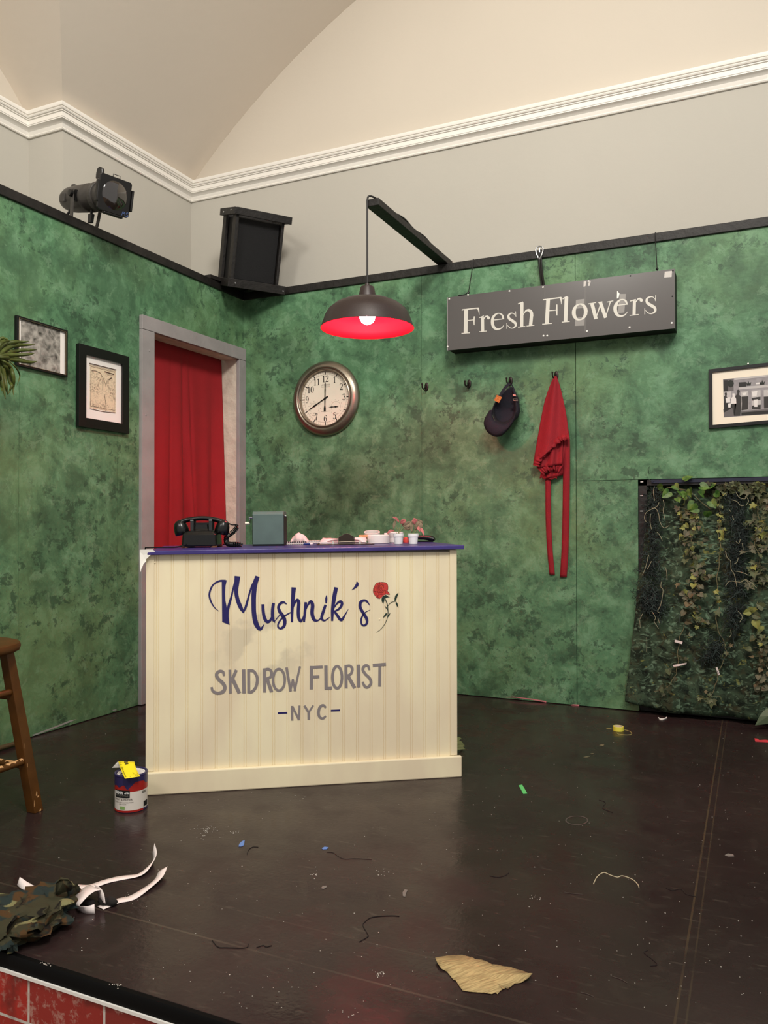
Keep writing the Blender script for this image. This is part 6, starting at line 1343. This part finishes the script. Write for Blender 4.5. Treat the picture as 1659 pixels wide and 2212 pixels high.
for j in range(NJ):
    t = j/(NJ-1); a = left3[min(len(left3)-1, int(t*(len(left3)-1)))]; f_ = t*(len(left3)-1)-int(t*(len(left3)-1)); a2 = left3[min(len(left3)-1, int(t*(len(left3)-1))+1)]; a = a*(1-f_)+a2*f_
    row = []
    for i in range(60):
        s = (i/59)**1.3; x = a[0]+(xr-a[0])*s; zb = a[2]+((.035+.012*math.sin(x*9)) - .05)*s*t*.6
        if t > .93: zb -= .028*min(1, s*9)*(t-.93)/.07
        yy = a[1]+.014*math.sin(x*16+z*2)*t+.010*math.sin(x*37+t*3)*t+.006*math.sin(t*25+x*5); row.append((x, min(yy, .055), zb))
    rows.append(row)
dr_o = MB().grid(rows).build('camouflage_drape', 'drape', smooth=True, solid=.002, origin=(3.0, 0, .05), angle=0)
tag(dr_o, 'dark leaf-print camouflage cloth draped over the low opening at right', 'drape')
m = MB(); q = [(x, PB(1400, 1500, 0)[1]-.088+.014*math.sin(x*16), .118+.010*math.sin(x*6)) for x in [2.38+i*.05 for i in range(28)]]; m.tube(q, .004, 6)

LEAF = {'ivy': [(0, 0), (.22, -.10), (.52, .04), (.34, .22), (.50, .52), (.20, .52), (0, 1.0), (-.20, .52), (-.50, .52), (-.34, .22), (-.52, .04), (-.22, -.10)],
        'heart': [(0, .06), (.20, -.10), (.42, -.02), (.50, .24), (.38, .56), (0, 1.0), (-.38, .56), (-.50, .24), (-.42, -.02), (-.20, -.10)]}
def leaf_mesh(mb, p, size, ang, tilt, kind, yaw=0):
    M = Matrix.Translation(p) @ Matrix.Rotation(yaw, 4, 'Z') @ Matrix.Rotation(tilt, 4, 'X') @ Matrix.Rotation(ang, 4, 'Y'); q = LEAF[kind]; n = len(q)
    vs = [M @ Vector((x*size, -abs(x)*size*.30+.15*size*(y-.3)**2, -y*size)) for x, y in q]+[M @ Vector((0, 0, -.35*size))]
    mb.add(vs, [(i, (i+1) % n, n) for i in range(n)])
mat('ivy_dull', (82, 88, 58), .6, noise=(30, .3)); mat('ivy_grey', (96, 94, 74), .7, noise=(30, .25)); mat('ivy_yellow', (132, 134, 70), .6, noise=(25, .2)); mat('ivy_brown', (104, 92, 66), .7, noise=(30, .2)); mat('pothos', (48, 84, 30), .45, noise=(40, .0), rgb2=(96, 124, 54)); mat('vine_stem', (110, 104, 74), .8); mat('root_pale', (140, 136, 110), .8); mat('moss_dark', (26, 34, 32), .95); mat('moss_grey', (58, 70, 66), .95); mat('vine_dark', (54, 58, 36), .7)
def dp(x, y, off=-.02):
    z = PB(x, y, 0)[2]; return Vector(PB(x, y, py_of(z)-.012+off))
def garland(label, path, n, size, kinds, mats, seed, spread, stem_r=.0018, stem='vine_stem', cat='garland'):
    random.seed(seed); q = smoothpts(path, 8); p0 = dp(*q[0]); t = thing('ivy_garland', label, cat, dp(*q[-1]), 'leaf garlands hung on the camouflage drape')
    MB().tube([dp(x+1.5*math.sin(i*.9), y, -.018) for i, (x, y) in enumerate(q)], stem_r, 6).build('stem', stem, t, smooth=True)
    mbs = [MB() for _ in mats]; tw = MB()
    for k in range(n):
        i = random.randrange(len(q)); x, y = q[i]; lx_ = x+random.gauss(0, spread); ly_ = y+random.uniform(-8, 8); p = dp(lx_, ly_, -.02-random.uniform(0, .025)); s_ = size*random.uniform(.6, 1.25)
        leaf_mesh(mbs[random.choices(range(len(mats)), [w for _, w in mats])[0]], p, s_, random.gauss(0, .8), random.gauss(-.15, .5), random.choice(kinds), random.gauss(0, .5)); tw.tube([dp(x, y, -.018), p], .0007, 4)
    for mb, (m_, _) in zip(mbs, mats):
        if mb.v: mb.build('leaves', m_, t, solid=.0004)
    tw.build('leaf_stalk', stem, t)
    return t
garland('longest ivy garland of dull and yellow leaves, hanging left of the middle of the drape', [(1486, 1100), (1496, 1130), (1492, 1170), (1500, 1210), (1508, 1245), (1492, 1280), (1498, 1320), (1508, 1350)], 125, .028, ['ivy', 'heart'], [('ivy_dull', 3), ('ivy_grey', 2), ('ivy_yellow', 1.3), ('ivy_brown', 1)], 31, 13)
garland('thin sparse ivy strand of small yellowish leaves beside the upper middle moss', [(1552, 1070), (1556, 1110), (1552, 1140), (1556, 1190), (1550, 1240), (1548, 1290)], 34, .022, ['ivy'], [('ivy_yellow', 2), ('ivy_dull', 2)], 32, 9)
garland('dense grey-green ivy garland hanging at the right edge of the photo', [(1640, 1050), (1636, 1090), (1640, 1130), (1630, 1170), (1642, 1210), (1640, 1260)], 95, .034, ['ivy'], [('ivy_dull', 3), ('ivy_grey', 2), ('ivy_yellow', .8)], 33, 15)
garland('short ivy swag along the top edge of the drape', [(1530, 1050), (1560, 1055), (1590, 1048), (1620, 1052), (1650, 1046)], 75, .031, ['ivy', 'heart'], [('ivy_dull', 3), ('vine_dark', 2), ('ivy_yellow', .8)], 34, 9)
garland('round-leaved brownish garland at the lower right corner of the drape', [(1650, 1400), (1640, 1430), (1648, 1455), (1655, 1490)], 44, .028, ['heart'], [('ivy_grey', 2), ('vine_dark', 2), ('ivy_brown', 1)], 35, 11)
garland('thin trailing vine looping down the lower middle of the drape', [(1554, 1312), (1547, 1345), (1562, 1385), (1568, 1415), (1552, 1450), (1546, 1480), (1530, 1508), (1512, 1508)], 12, .030, ['ivy'], [('ivy_dull', 2), ('ivy_brown', 1)], 36, 8)
garland('sparse vine tail with curling ends at the lower left of the drape', [(1478, 1350), (1466, 1390), (1464, 1430), (1458, 1460), (1440, 1485), (1415, 1494)], 14, .026, ['ivy', 'heart'], [('vine_dark', 2), ('ivy_dull', 1)], 37, 10)
garland('yellow-green ivy strand between moss and right garland, lower half', [(1636, 1300), (1632, 1330), (1640, 1370), (1645, 1395)], 14, .034, ['ivy', 'heart'], [('ivy_dull', 2), ('ivy_yellow', 1)], 38, 9)
# glossy variegated pothos at the top left
pt = thing('pothos_vine', 'bright green variegated pothos vine pinned at the top of the drape', 'vine', dp(1480, 1080)); random.seed(41)
q = smoothpts([(1440, 1052), (1465, 1056), (1490, 1062), (1515, 1085), (1535, 1100)], 6); MB().tube([dp(x, y, -.02) for x, y in q], .0022, 6).build('stem', 'vine_stem', pt, smooth=True)
LP = [(1446, 1062, .050, .9), (1478, 1038, .048, -2.4), (1470, 1062, .046, .1), (1490, 1056, .046, -.3), (1512, 1050, .048, -1.3), (1500, 1086, .050, .7), (1535, 1082, .048, -.6), (1528, 1104, .042, -.1), (1520, 1068, .042, 1.9), (1544, 1064, .038, -1.0), (1432, 1052, .042, 1.5), (1508, 1098, .042, 1.2), (1456, 1048, .040, -.8), (1484, 1072, .036, 1.4), (1530, 1052, .04, -1.9), (1462, 1076, .034, -.5)]
for x, y, s_, a in LP:
    mb = MB(); leaf_mesh(mb, dp(x, y, -.03-random.uniform(0, .035)), s_, a, random.gauss(-.25, .45), 'heart', random.gauss(0, .6)); mb.build('leaf', 'pothos', pt, solid=.0004)
# moss and roots
def moss(label, blobs, seed, n, roots):
    random.seed(seed); t = thing('moss_bunch', label, 'moss', dp(*blobs[-1][:2]), 'dark moss bunches on the camouflage drape'); m1 = MB(); m2 = MB()
    for k in range(n):
        x, y, rx, ry = random.choice(blobs); pts = []; px_, py_ = x+random.gauss(0, rx*.5), y+random.gauss(0, ry*.5); a = random.random()*6.3; o_ = random.uniform(-.045, -.005)
        for i in range(6): pts.append(dp(px_, py_, o_)); a += random.gauss(0, .9); px_ += 4.5*math.cos(a); py_ += 4.5*math.sin(a)+.8
        (m1 if random.random() < .72 else m2).tube(pts, .0013, 4, cap=False)
    m1.build('dark_strands', 'moss_dark', t)['kind'] = 'stuff'; m2.build('grey_strands', 'moss_grey', t)['kind'] = 'stuff'
    if roots:
        m = MB()
        for r_ in roots: m.tube([tuple(dp(x, y, -.055)) for x, y in smoothpts(r_, 5)], .0014, 6)
        m.build('pale_root', 'root_pale', t, smooth=True)
c5 = crop(1340, 1020, 5.2); R5 = lambda *L_: [[c5(*p) for p in l] for l in L_]
c6 = crop(1340, 1300, 5.2); R6 = lambda *L_: [[c6(*p) for p in l] for l in L_]
moss('dark moss bunch with pale roots hanging down the left edge of the drape', [(1412, 1085, 14, 40), (1410, 1150, 16, 50), (1408, 1220, 20, 40), (1404, 1285, 26, 30), (1412, 1310, 22, 22)], 51, 900,
     R5([(380, 160), (372, 230), (385, 320)], [(435, 340), (410, 385), (300, 445), (270, 510), (290, 560)], [(350, 405), (400, 410), (430, 470), (445, 560), (490, 625), (550, 600)], [(480, 310), (492, 370), (480, 430), (500, 520)], [(340, 470), (335, 560), (350, 640)], [(410, 670), (450, 720), (470, 770)], [(320, 930), (280, 1080), (250, 1150)], [(350, 1000), (320, 1060), (300, 1090)], [(500, 1060), (520, 1120), (525, 1210)], [(460, 1230), (455, 1290), (480, 1330), (455, 1480), (420, 1560), (440, 1580)], [(250, 1590), (220, 1650)]) + R6([(215, 200), (225, 290)], [(350, 100), (395, 180), (380, 220), (430, 300)], [(420, 180), (440, 240)], [(295, 400), (298, 470), (295, 560)]))
moss('dark blue-green moss bunch with branching roots, upper middle of the drape', [(1588, 1085, 18, 30), (1594, 1115, 20, 30), (1600, 1150, 18, 30), (1588, 1190, 18, 30), (1592, 1230, 18, 30), (1590, 1270, 18, 30)], 52, 800,
     R5([(1300, 230), (1340, 285), (1400, 300), (1410, 270), (1440, 325), (1410, 375)], [(1250, 310), (1310, 330), (1350, 375), (1390, 375)], [(1220, 420), (1245, 445)], [(1260, 490), (1275, 540)], [(1180, 880), (1200, 960), (1240, 1000), (1245, 1090), (1280, 1150), (1310, 1290)], [(1325, 960), (1310, 1010), (1280, 1030)], [(1280, 1110), (1380, 1130), (1440, 1160)], [(1180, 1280), (1230, 1225), (1350, 1235), (1400, 1210), (1450, 1260), (1460, 1300), (1510, 1315)], [(1400, 1200), (1470, 1240), (1530, 1300)], [(1300, 780), (1330, 800), (1350, 750)], [(1370, 800), (1380, 870)]))
moss('small dark moss bunch at the lower middle of the drape', [(1590, 1320, 16, 20), (1585, 1345, 16, 22), (1545, 1395, 20, 16), (1535, 1415, 18, 14)], 53, 300, R6([(1320, 100), (1370, 170), (1340, 230)], [(1240, 310), (1245, 370), (1220, 400)], [(780, 340), (770, 380), (810, 390)]))
# paper hang tags caught in the vines
for (q, l_) in (([(612, 424), (700, 448), (692, 476), (610, 452)], 'small white paper tag on a vine, upper left of the three on the drape'), ([(1070, 740), (1090, 732), (1122, 818), (1098, 826)], 'small white paper tag standing upright, right of the three on the drape'), ([(585, 712), (745, 682), (742, 700), (660, 722), (600, 730)], 'small white paper tag below the upper left one on the drape')):
    p = [dp(*c6(*v), -.03) for v in q]; tag(MB().prism(p, (0, -.0008, 0)).build('paper_tag', mat('tag_white', (222, 206, 200), .7), origin=p[0]), l_, 'tag', 'paper tags on the drape')
mb = MB(); p = dp(1648, 1548, -.05); q = [dp(1631, 1567, -.07), dp(1640, 1548, -.07), dp(1650, 1535, -.06), dp(1675, 1520, -.05), dp(1690, 1540, -.05), dp(1670, 1562, -.06)]; mb.add(q+[sum(q, Vector())/6+Vector((0, -.012, 0))], [(i, (i+1) % 6, 6) for i in range(6)]); tag(mb.build('fallen_leaf', mat('leaf_big', (88, 102, 76), .6), solid=.0006, origin=q[0]), 'large pointed green leaf at the bottom right corner of the drape', 'leaf')
mb = MB(); leaf_mesh(mb, dp(1538, 1510, -.02), .05, .1, -.1, 'ivy'); tag(mb.build('ivy_leaf', 'ivy_dull', solid=.0004, origin=dp(1538, 1510, -.02)), 'single green ivy leaf lying on the bottom hem of the drape', 'leaf')
